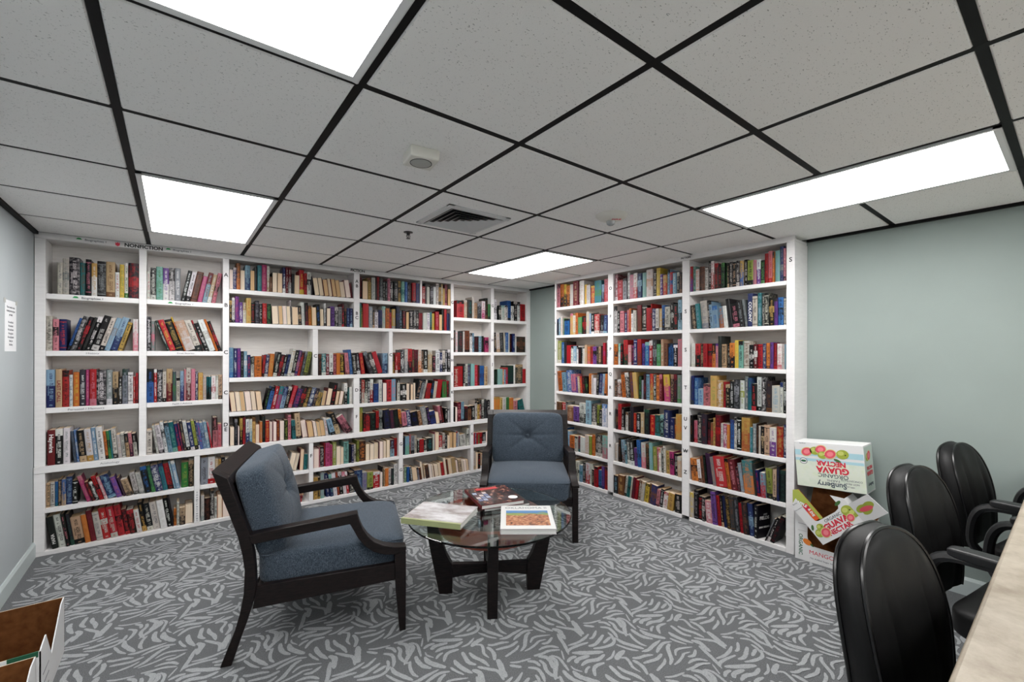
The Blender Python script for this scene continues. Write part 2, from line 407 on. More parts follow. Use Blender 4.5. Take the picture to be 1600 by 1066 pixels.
# the two crossings that lamps interrupt stay clear
struct(tb, 'trim_1', M['tbar'])
b = MB(); b.box(XL, XL + .022, YFR, LF, CEIL - .02, CEIL - .001); b.box(XR - .022, XR, YFR, 1.18, CEIL - .02, CEIL - .001); b.box(XR - .02, XR, 3.53, LF, CEIL - .02, CEIL - .001)
struct(b, 'trim_2', M['tbar'])
lname = {(1, 5): 'lit ceiling panel nearest the camera, cut off by the top edge of the photo', (5, 5): 'lit ceiling panel above the pale green wall and the black chairs',
         (1, 9): 'lit ceiling panel in front of the nonfiction shelves at left', (5, 9): 'small looking lit ceiling panel near the far corner of the bookcases',
         (1, 1): 'lit ceiling panel behind the camera on the left side', (5, 1): 'lit ceiling panel behind the camera on the right side'}
for (i, j) in lights:
    x0, x1, y0, y1 = GX[i], GX[i + 1], GY[j], GY[j + 2]
    t = empty('ceiling_light', ((x0 + x1) / 2, (y0 + y1) / 2, CEIL - .006), label=lname[(i, j)], cat='ceiling light', group='ceiling light panels')
    ax, ay = (x1 - x0) / 2 - .012, (y1 - y0) / 2 - .012
    f = MB()
    for s in (-1, 1):
        f.prism([(s * ax, .006), (s * ax, -.003), (s * (ax - .004), -.005), (s * (ax - .022), -.002), (s * (ax - .022), .006)], -ay, ay, 'y')
        f.prism([(s * ay, .006), (s * ay, -.003), (s * (ay - .004), -.005), (s * (ay - .022), -.002), (s * (ay - .022), .006)], -ax, ax, 'x')
    f.build('frame', M['whitemetal'], t)
    l = MB(); l.box(-ax + .018, ax - .018, -ay + .018, ay - .018, -.001, .003); l.build('diffuser', M['lamp'], t)

# ------------------------------------------------------------------ things on the ceiling
t = empty('ceiling_speaker', (0.775, 1.605, CEIL - .004), label='square white plastic box with a round disc on the ceiling', cat='speaker')
t.rotation_euler = (0, 0, R(-8))
b = MB(); b.box(-.058, .058, -.058, .058, -.042, 0); b.build('housing', M['plastic'], t, bevel=.006)
b = MB(); b.lathe([(0, -.0445), (.036, -.0445), (.04, -.043), (.041, -.041)], 28); b.build('disc', M['plasticgrey'], t, smooth=True)
b = MB(); b.lathe([(.0408, -.0415), (.0408, -.0432), (.0432, -.0432), (.0432, -.0415)], 28); b.build('ring', M['ink'], t)
t = empty('air_vent', (1.365, 2.262, CEIL - .004), label='square white louvred air vent in the ceiling tile', cat='air vent')
b = MB(); V0 = .205; V1 = .172
for q in range(4):
    Mx = Matrix.Rotation(q * math.pi / 2, 4, 'Z'); b.prism([(-V0, .0), (-V0, -.006), (-V1 - .004, -.012), (-V1, -.008), (-V1, 0)], -V0, V0, 'y', M=Mx)
b.build('frame', M['whitemetal'], t)
b = MB(); b.box(-V1, V1, -V1, V1, -.0005, .0005); b.build('backing', M['black'], t)
for k in range(5):
    r0 = V1 - .004 - k * .033
    b = MB()
    for q in range(4):
        Mx = Matrix.Rotation(q * math.pi / 2, 4, 'Z'); ri = max(r0 - .02, .004)
        v = [(-r0, -r0, -.012), (r0, -r0, -.012), (ri, -ri, -.002), (-ri, -ri, -.002)]
        b.face([Mx @ Vector(p) for p in v]); b.face([Mx @ (Vector(p) + Vector((0, 0, .0012))) for p in reversed(v)])
    b.build('louvre', M['whitemetal'], t, fix=False)
t = empty('fire_strobe', (1.99, 1.655, CEIL - .004), label='round white fire alarm strobe with red lettering on the ceiling', cat='alarm')
b = MB(); b.lathe([(0, -.032), (.045, -.032), (.075, -.022), (.088, -.008), (.09, 0)], 32); b.build('housing', M['plastic'], t, smooth=True)
m = mat('clear strobe lens', (225, 230, 232), 0.08); bsdf(m).inputs['Transmission Weight'].default_value = 0.6
b = MB(); b.lathe([(0, -.056), (.012, -.055), (.022, -.048), (.026, -.034), (.026, -.03)], 20, (.012, .016)); b.build('lens', m, t, smooth=True)
text_mesh('lettering', 'FIRE', .03, M['redink'], t, frameM((.004, -.032, -.0324), (.793, -.609, 0), (-.609, -.793, 0)), bold=.0006)
t = empty('sprinkler_head', (1.219, 2.71, CEIL - .004), label='small dark metal sprinkler head under the ceiling', cat='sprinkler')
b = MB(); b.lathe([(.03, 0), (.03, -.003), (.012, -.006), (.009, -.02), (0, -.02)], 20); b.build('escutcheon', M['chrome'], t, smooth=True)
b = MB(); b.tube([(.009, 0, -.018), (.012, 0, -.03), (.004, 0, -.042)], .0022, 6); b.tube([(-.009, 0, -.018), (-.012, 0, -.03), (-.004, 0, -.042)], .0022, 6); b.tube([(0, 0, -.018), (0, 0, -.042)], .003, 6); b.build('frame_arm', M['chrome'], t)
b = MB(); b.lathe([(0, -.042), (.014, -.042), (.014, -.0435), (0, -.0435)], 16); b.build('deflector', M['chrome'], t)

# notice on the left wall
t = empty('wall_notice', (XL, 3.695, 1.497), label='white printed notice taped to the pale left wall', cat='notice')
b = MB(); b.box(.0004, .0014, -.11, .11, -.143, .143); b.build('sheet', M['paper'], t)
NM = lambda y, z: frameM((.0016, y, z), (0, -1, 0), (0, 0, 1)) 
NM = lambda y, z: frameM((.0016, y, z), (0, 1, 0), (0, 0, 1))
for k, s in enumerate(['Please remember when', 'donating books only two', 'per family', '', 'No cookbooks', 'No textbooks', 'No travel books', 'No magazines', 'No encyclopedias', 'Thank you', 'The library']):
    if s: text_mesh('text_line', s, .0165, M['greyink'], t, NM(0, .105 - k * .021), sx=.95)
for s in (-1, 1):
    b = MB(); b.box(.0014, .002, s * .112 - .018, s * .112 + .018, .125, .15); b.build('tape', M['plasticgrey'], t)

# ------------------------------------------------------------------ bookcases
def add(t, name, x0, x1, y0, y1, z0, z1, mm='white', bev=0.0018):
    b = MB(); c = ((x0 + x1) / 2, (y0 + y1) / 2, (z0 + z1) / 2)
    b.box(x0 - c[0], x1 - c[0], y0 - c[1], y1 - c[1], z0 - c[2], z1 - c[2]); return b.build(name, M[mm], t, bevel=bev, loc=c, seg=1)
LB = tag(empty('bookcase'), 'long white built-in bookcase along the back wall, nonfiction and fiction', 'bookcase')
add(LB, 'back_panel', XL + .002, 3.518, 4.408, 4.418, 0.0, CEIL - .008, 'panel', 0)
add(LB, 'top_rail', XL + .003, 3.518, LF, LF + .02, 2.105, CEIL - .002)
add(LB, 'top_board', XL + .003, 3.518, LF + .02, 4.408, 2.105, 2.125)
D = .0005
add(LB, 'side_panel', XL + .003, -.68, LF, 4.408, .592, 2.105 - D)
add(LB, 'side_panel', 3.461, 3.518, LF, 4.408, .592, 2.105 - D)
for x0, x1, z0, z1 in [(-.206, -.163, .592, 2.105), (.307, .35, .592, 2.105), (.983, 1.027, 1.145, 1.562), (1.346, 1.4, 1.593, 2.105), (1.346, 1.4, .592, 1.11), (1.691, 1.729, 1.145, 1.562),
                       (2.39, 2.426, .592, 2.105), (2.924, 2.966, .592, 2.105), (2.027, 2.048, 1.866, 2.105)]:
    add(LB, 'divider', x0, x1, LF + .0008, 4.408, z0 + D, z1 - D)
def shelf(x0, x1, z, th=.034): add(LB, 'shelf', x0 + D, x1 - D, LF + .0016, 4.408, z - th, z)
for z in (1.743, 1.36, .977):
    shelf(-.68, -.206, z, .036); shelf(-.163, .307, z, .036); shelf(2.426, 2.924, z, .036); shelf(2.966, 3.461, z, .036)
for z, th in ((1.866, .035), (.866, .034)): shelf(.35, 1.346, z, th); shelf(1.4, 2.39, z, th)
shelf(.35, 2.39, 1.593, .031); shelf(.35, 2.39, 1.145, .035)
YF = LF - .012
add(LB, 'ledge', XL + .003, 3.518, YF - .003, 4.408, .547, .5918)
add(LB, 'side_panel', XL + .003, -.68, YF, 4.408, .027, .547 - D)
add(LB, 'side_panel', 3.461, 3.518, YF, 4.408, .027, .547 - D)
for x0, x1 in [(.123, .158), (.951, .986), (1.792, 1.835), (2.64, 2.679)]: add(LB, 'divider', x0, x1, YF, 4.408, .027 + D, .547 - D)
for x0, x1 in [(-.68, .123), (.158, .951), (.986, 1.792), (1.835, 2.64), (2.679, 3.461)]:
    add(LB, 'shelf', x0 + D, x1 - D, YF + .002, 4.408, .28, .31)
add(LB, 'base_board', XL + .003, 3.518, YF, 4.408, 0.0, .027)
RB = tag(empty('bookcase'), 'white three-column bookcase against the right wall, beside the fruit cartons', 'bookcase')
RBK = XR - .002
add(RB, 'back_panel', RBK - .01, RBK, 1.19, 3.52, 0.0, CEIL - .008, 'panel', 0)
add(RB, 'top_rail', RF, RF + .02, 1.182, 3.527, 2.106, CEIL - .002)
add(RB, 'top_board', RF + .02, RBK - .01, 1.182, 3.527, 2.106, 2.126)
add(RB, 'side_panel', RF, RBK, 1.182, 1.233, 0, 2.106 - D); add(RB, 'side_panel', RF, RBK, 3.504, 3.527, 0, 2.106 - D)
add(RB, 'divider', RF + .0008, RBK - .01, 1.942, 2.006, .03 + D, 2.106 - D); add(RB, 'divider', RF + .0008, RBK - .01, 2.719, 2.783, .03 + D, 2.106 - D)
for y0, y1 in [(1.233, 1.942), (2.006, 2.719), (2.783, 3.504)]:
    for z in (1.847, 1.545, 1.242, .94, .635, .33): add(RB, 'shelf', RF + .0016, RBK - .01, y0 + D, y1 - D, z - .029, z)
    add(RB, 'base_board', RF, RBK - .01, y0 + D, y1 - D, 0, .03)
# stick on letters and shelf names
def LT(s, x, z, size, ink='ink', sx=1.0, bold=.0008, y=LF): text_mesh('sign_letter' if len(s) < 2 else 'sign', s, size, M[ink], LB, frameM((x, y - .0004, z), (1, 0, 0), (0, 0, 1)), sx, bold)
LT('NONFICTION', -.178, 2.123, .034, sx=1.02, bold=.0012); LT('FICTION', 1.381, 2.13, .033, sx=1.05, bold=.0012)
b = MB(); b.prism([(-.0, -.016), (.012, -.008), (.012, .012), (.006, .006), (0, .014), (-.006, .006), (-.012, .012), (-.012, -.008)], LF - .001, LF - .0004, 'y'); b.build('sticker', M['redink'], LB, loc=(-.323, 0, 2.124))
for x, z in ((-.436, 2.129), (.047, 2.129), (-.452, 1.7255), (.06, 1.7255)):
    b = MB(); b.prism([(-.016, -.004), (.016, -.004), (.008, .007), (-.006, .008)], LF - .001, LF - .0004, 'y'); b.build('sticker', M['greenink'], LB, loc=(x - .085, 0, z))
    LT('Biographies 1', x, z - .002, .019, 'greyink', 1.1, .0003)
LT('History', -.452, 1.343, .016, 'greyink', 1.4, 0); LT('True Stories', .068, 1.343, .0155, 'greyink', 1.4, 0); LT('Personal / Memoirs', -.483, .959, .018, 'greyink', 1.3, 0)
LT('Faith / Advice', .049, .959, .017, 'greyink', 1.3, 0); LT('Anthology', -.36, .57, .019, 'greyink', 1.3, 0, y=YF - .003)
for k, ch in enumerate('Inspirational'): LT(ch, .141, .262 - k * .018, .02, 'greyink', 1.2, .0004, y=YF)
for s, x, z in [('A', .3285, 1.974), ('B', .3285, 1.731), ('C', .3285, 1.351), ('C', .3285, 1.027), ('D', .3285, .769), ('E', .3285, .73), ('A', 1.373, 2.028), ('B', 1.373, 1.984), ('B', 1.373, 1.724), ('C', 1.373, 1.683),
                ('C', 1.005, 1.32), ('C', 1.71, 1.33), ('D', 1.373, .995), ('F', 1.373, .742), ('G', 2.408, 1.902), ('H', 2.408, 1.503), ('H', 2.408, 1.27), ('I', 2.408, 1.12), ('K', 2.408, .92), ('G', 2.945, 1.9), ('H', 2.945, 1.5), ('J', 2.945, 1.22)]:
    LT(s, x, z, .042)
for s, x, z in [('F', .9685, .43), ('G', 1.8135, .43), ('G', 1.8135, .17), ('K', 2.66, .44)]: LT(s, x, z, .042, y=YF)
def RT(s, y, z, size=.042): text_mesh('sign_letter', s, size, M['ink'], RB, frameM((RF - .0004, y, z), (0, -1, 0), (0, 0, 1)), 1.0, .0008)
for s, y, z in [('S', 1.207, 1.984), ('S', 1.974, 1.691), ('S', 1.974, 1.379), ('T', 1.974, 1.072), ('U', 1.974, .817), ('V', 1.974, .744), ('W', 1.974, .557), ('Z', 1.974, .385), ('O', 2.751, 1.968), ('P', 2.751, 1.7), ('P', 2.751, 1.389),
                ('Q', 2.751, 1.151), ('R', 2.751, 1.023), ('R', 2.751, .773), ('R', 2.751, .468), ('L', 3.514, 1.93), ('L', 3.514, 1.68), ('L', 3.514, 1.38), ('M', 3.514, 1.12), ('M', 3.514, .80)]: RT(s, y, z, .042 if y < 3 else .03)
text_mesh('sign', 'FICTION', .02, M['ink'], RB, frameM((RF - .0004, 1.974, 2.128), (0, -1, 0), (0, 0, 1)), 1.1, .0005)

# ------------------------------------------------------------------ books: per shelf, colours (main, lettering), ! = two-tone, then left : width : height (mm) : lean (deg)
SHELVES = [
("N1","L",1.743,-0.68,-0.206,"We:54:25:212 We:79:31:242 kw:110:52:257 tn:163:29:226 kq:192:28:252 Yw!:221:29:229 ke:250:45:248 Nn:296:47:250 wr:344:24:180 yl:368:24:238 wg:392:23:255 kr:416:57:256"),
("N2","L",1.743,-0.163,0.307,"Wq:1:21:208 kw:22:31:236 Tg:54:40:249 pw!:94:35:245 Kw!:130:35:250 ew:165:35:250 kw:201:26:244:11 wg:229:29:235:11 nW:260:43:241:11 mq:304:30:207:11 Rs!:335:31:242:11 Nw:366:27:228:11 qR:394:28:245:11"),
("N3","L",1.36,-0.68,-0.206,"Wk:1:30:233 qW:33:28:213 Br:61:36:215 bs:98:15:233:16 kw:115:28:244:16 kr:145:23:243:16 Kk:170:19:241:16 kw:190:26:245:16 kW:219:38:253:16 We:258:28:239:16 se:288:28:241:16 sB!:318:37:246:16 Yk:357:25:212:16 wq!:440:30:232"),
("N4","L",1.36,-0.163,0.307,"kw:1:24:255 eq:26:21:223 GW:120:17:237:-18 ry:138:35:241:-18 kY:176:45:245:-18 ry:223:11:271:-18 NW!:235:59:235:-18 WK:298:40:243:-18 Kr:341:12:250:-18 kw:354:29:226:-18 wW:384:39:253:-18 on:425:16:262:-18 kr:443:23:247:-18"),
("N5","L",0.977,-0.68,-0.206,"sB!:1:45:255 Nn:46:31:259 rY:77:34:249 wB:111:17:218 oy:129:32:235 Kw:161:32:252 mq:193:18:251 rq:212:36:255 kw:248:49:250 ew:298:33:249 Nk!:331:30:234 kw:362:21:197 eG:383:30:252 wW:414:28:228 rW:442:13:195 rw:456:14:222"),
("N6","L",0.977,-0.163,0.307,"kb!:1:41:251 rw:42:18:246 kw:61:32:245 Wq:93:22:228 NR!:116:36:248 Eg:152:22:227 WN:175:23:179 sB!:198:23:230 qe:222:13:242 WR!:235:30:255 qq:266:27:245 Bw:293:17:223 Yo:311:31:214 WN:342:21:191 tk!:364:14:182 tk!:378:17:181 wq:396:29:189 wW:426:17:189 No:443:25:192"),
("N7","L",0.592,-0.68,-0.206,"Rw:8:37:235 kw:45:37:240 we:83:33:241 EK:135:14:217:-5 bw:150:15:223:-5 kN:165:36:218:-5 wY:202:34:223:-5 sw:236:24:230:-5 wk:261:34:231:-5 oW:296:16:198:-5 gt:312:16:200:-5 tt:328:9:205:-5 Ww:338:25:214:-5 WN:364:20:167:-5 Wk:384:22:173:-5 KN!:407:20:171:-5 qP!:427:20:173:-5 kW!:447:23:165:-5"),
("N8","L",0.592,-0.163,0.307,"WK:1:32:181 WK:59:14:216:-8 wk:74:32:214:-8 wk:107:21:235:-8 sw:129:27:227:-8 tT:156:31:228:-8 Br:188:21:214:-8 Pm:210:12:217:-8 KN:223:19:232:-8 wq:242:24:224:-8 Bw:267:26:217:-8 lW:294:21:229:-8 Bw:316:10:225:-8 br:326:20:213:-8 sB:346:22:206:-8 sw:369:23:212:-8 rq:393:12:207:-8 kq!:406:31:241 qr:438:27:184"),
("N9","L",0.31,-0.68,0.123,"NK:1:21:162 WK:22:21:166 bt:43:16:166 KN:59:16:179 bN!:75:22:175 Bs:97:29:189 kw:127:27:158 mq:200:24:190:-16 kr:225:19:143:-16 kw:245:19:139:-16 rk:265:24:178:-16 qW:291:17:169:-16 Bs:309:45:174:-16 pq:356:28:153:-16 PK:392:14:143:-16 Nk:407:38:124:-16 WK:447:31:164:-10 We:479:32:158:-10 kb:512:36:201:-10 Gg:549:23:204:-10 Bw:573:42:200:-10 tB:616:28:208:-10 rk:645:34:202:-10 sw:680:12:220:-10 sw:693:25:220:-10 gl:724:44:192 kN:768:32:204"),
("N10","L",0.027,-0.68,0.123,"kw:32:31:220:-8 wk:63:36:227:-8 kq:100:19:228:-8 KG:120:20:219:-8 Nn:141:51:188:-8 oo:193:27:197:-8 RR:221:29:220:-8 We:251:33:203:-8 rW:284:40:224:-8 rW:325:38:225:-8 rW:363:37:225:-8 kr:402:26:187:-8 kr:429:38:177:-8 wr:467:28:173:-8 kY:496:27:220:-8 kW:524:36:206:-8 We:560:41:208:-8 ww:602:38:217:-8 kw:641:29:223:-8 Kk:670:8:223:-8 oN:678:17:130 WK:696:16:182 NK!:713:35:130 cN:748:48:144"),
("M1","L",0.31,0.158,0.951,"eK:7:46:213 wr:54:47:212 NW:101:21:190 YW:123:17:187 kw:141:27:195 WK:168:31:184 RK:199:31:173 cW:231:31:162 kN:263:37:163 WN:301:33:157 Ke:412:34:152:28 ct:451:26:187:28 cT:483:31:191:28 cR:519:31:172:28 cK:556:32:128:28 cW:622:41:162:12 cW:664:31:153:12 cR:719:32:184:3 tT:752:29:136:3"),
("M2","L",0.027,0.158,0.951,"We:8:22:202 kn:31:38:173 kW:69:27:224 WG:97:19:168 co:116:33:180 cN:150:59:152 cN:209:54:141 WN:264:35:130"),
("M3","L",0.31,0.986,1.792,"cq:8:48:171 qR:56:10:179 kW:67:32:182 rR:99:11:214 mR:110:38:216 mR:149:22:195 lW:171:34:215 cW:205:38:169 cW:244:28:159 Tw:273:46:207 kk:319:24:180 BW:343:23:171 WW:366:23:168 lG:393:22:204 ko:416:64:192 cY:480:40:157 cW:521:41:152 cB:562:48:158 cR:610:41:165 cW:652:31:166 cY:683:36:174 Ps!:720:50:169 rk:770:32:182"),
("M4","L",0.027,0.986,1.792,"Yk:8:37:198 kY:46:20:194 eT:66:32:235 BW:122:32:219:-6 BT:155:27:208:-6 we:182:33:215:-6 Ro:216:22:217:-6 kw:239:33:217:-6 wq:272:28:212:-6 rw:301:22:209:-6 KW:329:44:191 Bs:373:73:203 ep:446:46:171 lg:493:58:168 rw:551:71:157 cw:623:23:144 KN:646:11:195 NK:658:12:175 oo:671:36:177 wR:708:30:166 KG:739:24:167 wk:763:37:205"),
("M5","L",0.31,1.835,2.64,"kB:8:25:175 sT!:33:44:189 qn!:78:19:204 ek:97:38:188 WK:136:32:184 kW:169:26:143 rR:195:46:139 kW:242:32:130 Kt:275:68:140 WW:343:27:173 cq:371:48:194 rw:419:42:151 WR:462:28:173 kw:490:29:156 cW:519:29:140 cN:548:43:169 cN:592:36:164 sr:629:22:174 Ws:651:22:158 Ws:692:74:131:-8 WW:767:31:194"),
("M6","L",0.027,1.835,2.64,"WW:3:25:196 gw:28:25:155 bB:53:25:157 Kw:101:19:152:-8 cK:120:57:127:-8 eW:178:19:134:-8 nR:198:25:128:-8 cW:224:26:181:-8 NW:251:19:153:-8 Kn:270:40:146:-8 cW:311:33:141:-8 cR:345:26:136:-8 cN:372:48:127:-8 cW:421:35:136:-8 rR:457:34:143:-8 cW:492:27:186:-8 nr:520:22:169:-8 cW:542:43:168:-8 NY:586:57:171:-8 cK:644:29:136:-8 NK:674:36:143:-8 cW:711:23:128:-8 cN:734:37:127:-8 cN:772:30:127:-8"),
("M7","L",0.31,2.679,3.46,"rB:8:32:132 Bw:40:16:130 rG:56:24:130 gr:81:16:130 rk:97:33:130 kw:130:49:130 cW:180:51:130 rK:231:50:130 NW:282:60:130 bw:342:52:130 kr:395:62:130 WN:457:62:130 cN:520:64:130 KW:584:56:130"),
("M8","L",0.027,2.679,3.46,"WN:8:33:210 cW:41:31:192 kr:73:33:174 Nw:106:49:168 cK:156:57:175 rw:214:51:153 WK:265:60:146 GW:326:52:138 cN:378:62:130 Bw:440:62:130 KW:503:63:130"),
("F1","L",1.866,0.35,1.346,"cW:2:26:162 BW:28:23:176 no!:51:27:215 cW:79:32:165 sB!:112:36:205 cK:148:33:169 Kk:182:18:202 tT:201:31:216 mq:232:38:225 wN!:271:22:221 nN:293:19:130 cK:312:38:171 cN:351:39:171 Bw:391:24:221 RW:415:19:223 Rw!:435:27:226 Kk:464:19:173 cW:483:41:168 ry:525:37:215 ry:563:23:189 we:586:34:205 Kk:621:8:168 cK:651:43:158:-8 cK:694:39:164:-8 cR:734:40:151:-8 cR:775:32:164:-8 cR:808:36:163:-8 cN:845:37:158:-8 cW:883:42:148:-8 cR:925:47:166:-8 RR:973:17:141:-8"),
("F2","L",1.593,0.35,1.346,"kY:1:20:180 wW:21:20:203 pm:42:27:216 pw:69:27:171 NW!:96:24:170 Yo:120:35:209 kr:156:28:171 Ke:185:28:191 kW:213:25:167 rq:238:32:173 kg:270:32:172 cK:311:52:157:-3 cW:363:32:161:-3 cW:396:30:164:-3 cW:426:30:162:-3 WK:456:10:218:-2 cW:467:49:159:-2 KN:517:26:171:-2 wW:543:30:203:-2 kR:573:27:201:-2 on:600:27:177:-2 cY:627:39:166:-2 kb:667:32:195:-2 cK:699:35:158:-2 wW:735:16:209 cK:751:36:167 pk:788:36:183 kW:825:32:180 eW:858:30:183 kr:888:21:216 kn:910:25:172 Bs:935:26:178 Bs:961:26:176"),
("F1b","L",1.866,1.4,2.024,"Rk:2:25:209 cK:27:55:177 Yn:82:35:213 We:118:36:217 kk:155:15:225 Rr:171:26:228 Ke:197:32:220 kW:229:27:191 ke:256:26:194 qw:282:27:223 kw:310:32:189 kW:343:50:204 Yr:393:32:214 Tt:426:33:212 bB:460:28:209 Ke:488:23:190 Kn:511:29:204 ro:540:40:207 Bk:581:41:206"),
("F1c","L",1.866,2.05,2.39,"rw:4:36:182 ke:40:18:219 WW:59:36:182 ke:95:37:191 ww:132:31:189 Wk:164:32:226 Yy:196:31:189 WY:227:19:228 Yy:247:25:182 Rq:272:33:226 cY:306:32:182"),
("F2b","L",1.593,1.4,2.39,"gt:1:19:228 kY!:21:15:208 rr:36:55:231 eW:92:36:203 kN:128:21:174 wt:150:36:181 Bk:186:38:178 WT:225:37:218 oK:262:38:199 rR:300:27:190 Ye:327:39:197 kB:367:39:227 ks:406:34:191 kr:440:28:193 RK:469:10:167 cK:479:34:179 kW:514:41:193 kW:555:36:201 kW:591:29:203 Rr:620:24:176 Rr:645:17:177 wW:663:43:179 wp:706:36:182 tk!:742:25:189 yN:767:37:179 rq:805:44:199 cK:849:39:172 kG:888:25:227 rr:914:32:231 BK:946:33:184"),
("F3a","L",1.145,0.35,0.983,"sb:1:32:245 Bw:34:23:240 pm:57:25:241 ke:83:20:216 sw:104:24:216 Br:129:25:186 kW!:154:25:171 ok:180:52:176 rq:233:17:185:5 BW:251:26:189:5 oY:279:35:195:5 kW:316:31:210:11 kr:348:27:190:11 kW:375:27:184:11 Be:403:22:191:11 WN:427:27:238:11 kW:454:28:227:11 Bq:483:23:228:11 rr:507:24:206:11 Ke:532:23:218:11 lW:556:34:215:11"),
("F3b","L",1.145,1.027,1.691,"kn:5:28:192 tw:33:37:197 Rw:71:29:192 wW:101:34:201 Rq:135:29:192 oo:164:35:202 ky:199:35:192 qn:251:34:204:-5 bs:286:35:234:-5 kW:322:31:195:-5 kw:354:32:205:-5 ro:397:36:203:-8 Ke:473:40:219:-18 KW:515:44:212:-18 rr:563:46:218:-18 sB!:607:53:202"),
("F3c","L",1.145,1.729,2.39,"kY!:9:22:196 rW:32:25:183 rq:57:35:208 kw:93:35:238 We!:129:36:243 rk!:165:45:248 Rg:211:31:244 Rk!:243:37:239 Wo!:280:37:240 kN:318:28:231 kw:347:47:240 NW:394:49:232 kq:444:38:178 wk:482:50:232 Bw:533:29:210 Wk!:562:35:232 Kw:598:25:242 kw:624:35:242"),
("F4a","L",0.866,0.35,1.346,"cR:18:37:159:-6 cW:56:31:161:-6 cW:87:33:159:-6 cK:121:44:160:-6 cN:165:35:159:-6 cK:201:42:155:-6 kg:244:21:183:12 bB:267:33:194:12 rw:301:31:197:12 tm!:334:31:195:12 Bs!:367:34:190:12 kW:402:32:188:12 rq:436:31:196:16 Bm:471:42:167:16 kr:514:36:184:16 kY:552:32:178:16 Bw:588:37:172:16 KN:627:26:165:16 Yk:655:38:124:16 cW:706:31:135:10 cR:740:43:155:10 kr:783:40:204:10 cn:824:29:127:10 cN:855:33:126:10 wk!:910:30:199 tb:940:19:165 wW:960:30:160"),
("F4b","L",0.866,1.4,2.39,"kw:1:22:238 rW!:24:29:225 kW!:53:29:224 Kw:82:23:223 wr!:106:36:228 Bb:142:48:184 We:190:37:219 cB:228:43:187 rR:271:49:216 sq:321:45:220 kR:366:18:225 Wk:384:32:225 kw:417:65:172 cK:482:40:170 cK:523:33:162 cW:556:20:174 KN:576:39:207:14 eK:618:33:208:14 Wk:652:19:204:14 rR:692:56:162:8 kb:748:28:191:8 WN:778:34:182:8 rr:814:57:197:8 gR:899:51:195 kr:951:29:180"),
("F5a","L",0.592,0.35,1.346,"cK:7:32:152 Ke:40:21:214 cP:61:14:155 Yk!:76:21:218 Rr!:98:20:220 wB!:119:25:207 Ws!:145:21:204 Yn:166:24:213 cq:191:28:155 oN:220:19:176 Kk:240:22:218 ro:262:28:182 cR:291:26:168 cR:318:29:166 Ro:347:23:175 cK:371:37:168 kl:409:26:173 qr:436:24:213 tB:472:28:167:-4 Nk:501:41:225:-4 cR:554:46:156:-8 cR:600:49:139:-8 cK:651:29:138:-8 cW:680:29:128:-8 cY:710:37:139:-8 wr:748:22:163:-8 sw:792:43:152:-16 kN!:838:44:201:-16 qk!:937:60:180:-32"),
("F5b","L",0.592,1.4,2.39,"lY:1:38:232 kr:40:22:182 rR:62:46:173 kG:108:57:174 rP:166:29:189 eT:195:35:198 kB:252:65:194:-6 PR:318:36:187:-6 kG:354:55:187:-6 oK!:410:30:187:-6 qN:441:50:155:-6 Bw:492:44:172:-6 kB:548:76:146:-10 nN:626:39:154:-10 eW:667:59:199:-10 kp:727:33:188:-10 Bk:761:62:138:-10 cN:824:40:124:-10 qr:865:28:192:-10 kr:895:27:196:-10 kw:923:35:162 wk:959:21:153"),
("G1a","L",1.743,2.426,2.924,"rr:43:92:189 NW:135:54:201 Kt:189:54:205 WN:244:31:242 NK:275:40:177 Ke:316:48:173 wm!:372:49:205 kn:422:33:243 gW:463:33:176"),
("G1b","L",1.743,2.966,3.461,"wk:5:42:238 kW:75:35:172 WT:110:52:175 WW:163:44:178 bT:208:54:239 wW:262:45:178 kW:308:56:240 wk:364:46:236 rR:411:76:211"),
("G2a","L",1.36,2.426,2.924,"Kn:6:30:243 Wq:36:30:231 KR:67:62:232 Wq:129:22:233 nk:152:63:242 wW:215:32:216 sW:247:24:217 kR:271:64:177 sW:336:40:185 kG:377:34:186 mp:427:50:174"),
("G2b","L",1.36,2.966,3.461,"KN:15:33:232:-3 WN:49:52:232:-3 ke:102:61:233:-3 WW:164:8:237 bs:173:54:238 WW:227:17:232 kR:245:37:226 Bs:282:36:227 wW:319:26:198 kn:346:142:193"),
("G3a","L",0.977,2.426,2.924,"rW:16:48:212 rR:64:64:225 KW:129:24:252 We:154:32:252 Ps:187:41:237 Ts:229:50:251 rq:279:50:236 kR:330:26:235 bB:356:60:227 NR:417:44:219"),
("G3b","L",0.977,2.966,3.461,"kG:11:52:180 Ts:63:71:186 ow:135:18:177 sw:153:27:177 rb:180:36:199 GK:217:84:221 wW:302:28:235 KN:330:115:234 rr:445:48:178"),
("G4a","L",0.592,2.426,2.924,"cK:23:29:165 Rq:53:52:211 sP:105:37:215 kR:143:45:163 nk:188:47:159 kW:235:47:163 WN:282:31:210 YK:314:39:200 RW:353:23:169 kW:377:32:225 Kk:410:41:223 kW:451:41:213"),
("G4b","L",0.592,2.966,3.461,"oY:12:87:237 YK:99:35:226 We:134:54:230 gG:189:45:227 oY:234:65:216 qW:300:65:182 tK:410:83:184:-14"),
("A1","R",1.847,-3.5,-2.79,"qK:1:49:252 ok!:50:47:246 yk!:97:38:241 ok!:136:64:221 WW:200:45:227 RN:245:71:252 WR:317:26:246 wN:343:51:248 yo:395:33:203 We:429:49:192 ry:479:57:179 tg:536:88:220 sP!:625:31:175 qr!:656:52:224"),
("A2","R",1.545,-3.5,-2.79,"kB:1:29:176 sW:30:28:188 WN:58:28:200 gN:87:28:178 bB:115:73:168 Yq:188:44:224 WY:233:44:201 oK:278:34:224 ge:313:51:176 kr:364:66:185 WN:431:41:225 sq:473:24:204 kw:497:39:202 rW:537:63:192 ke:600:46:178:4 Bs:646:45:175:4"),
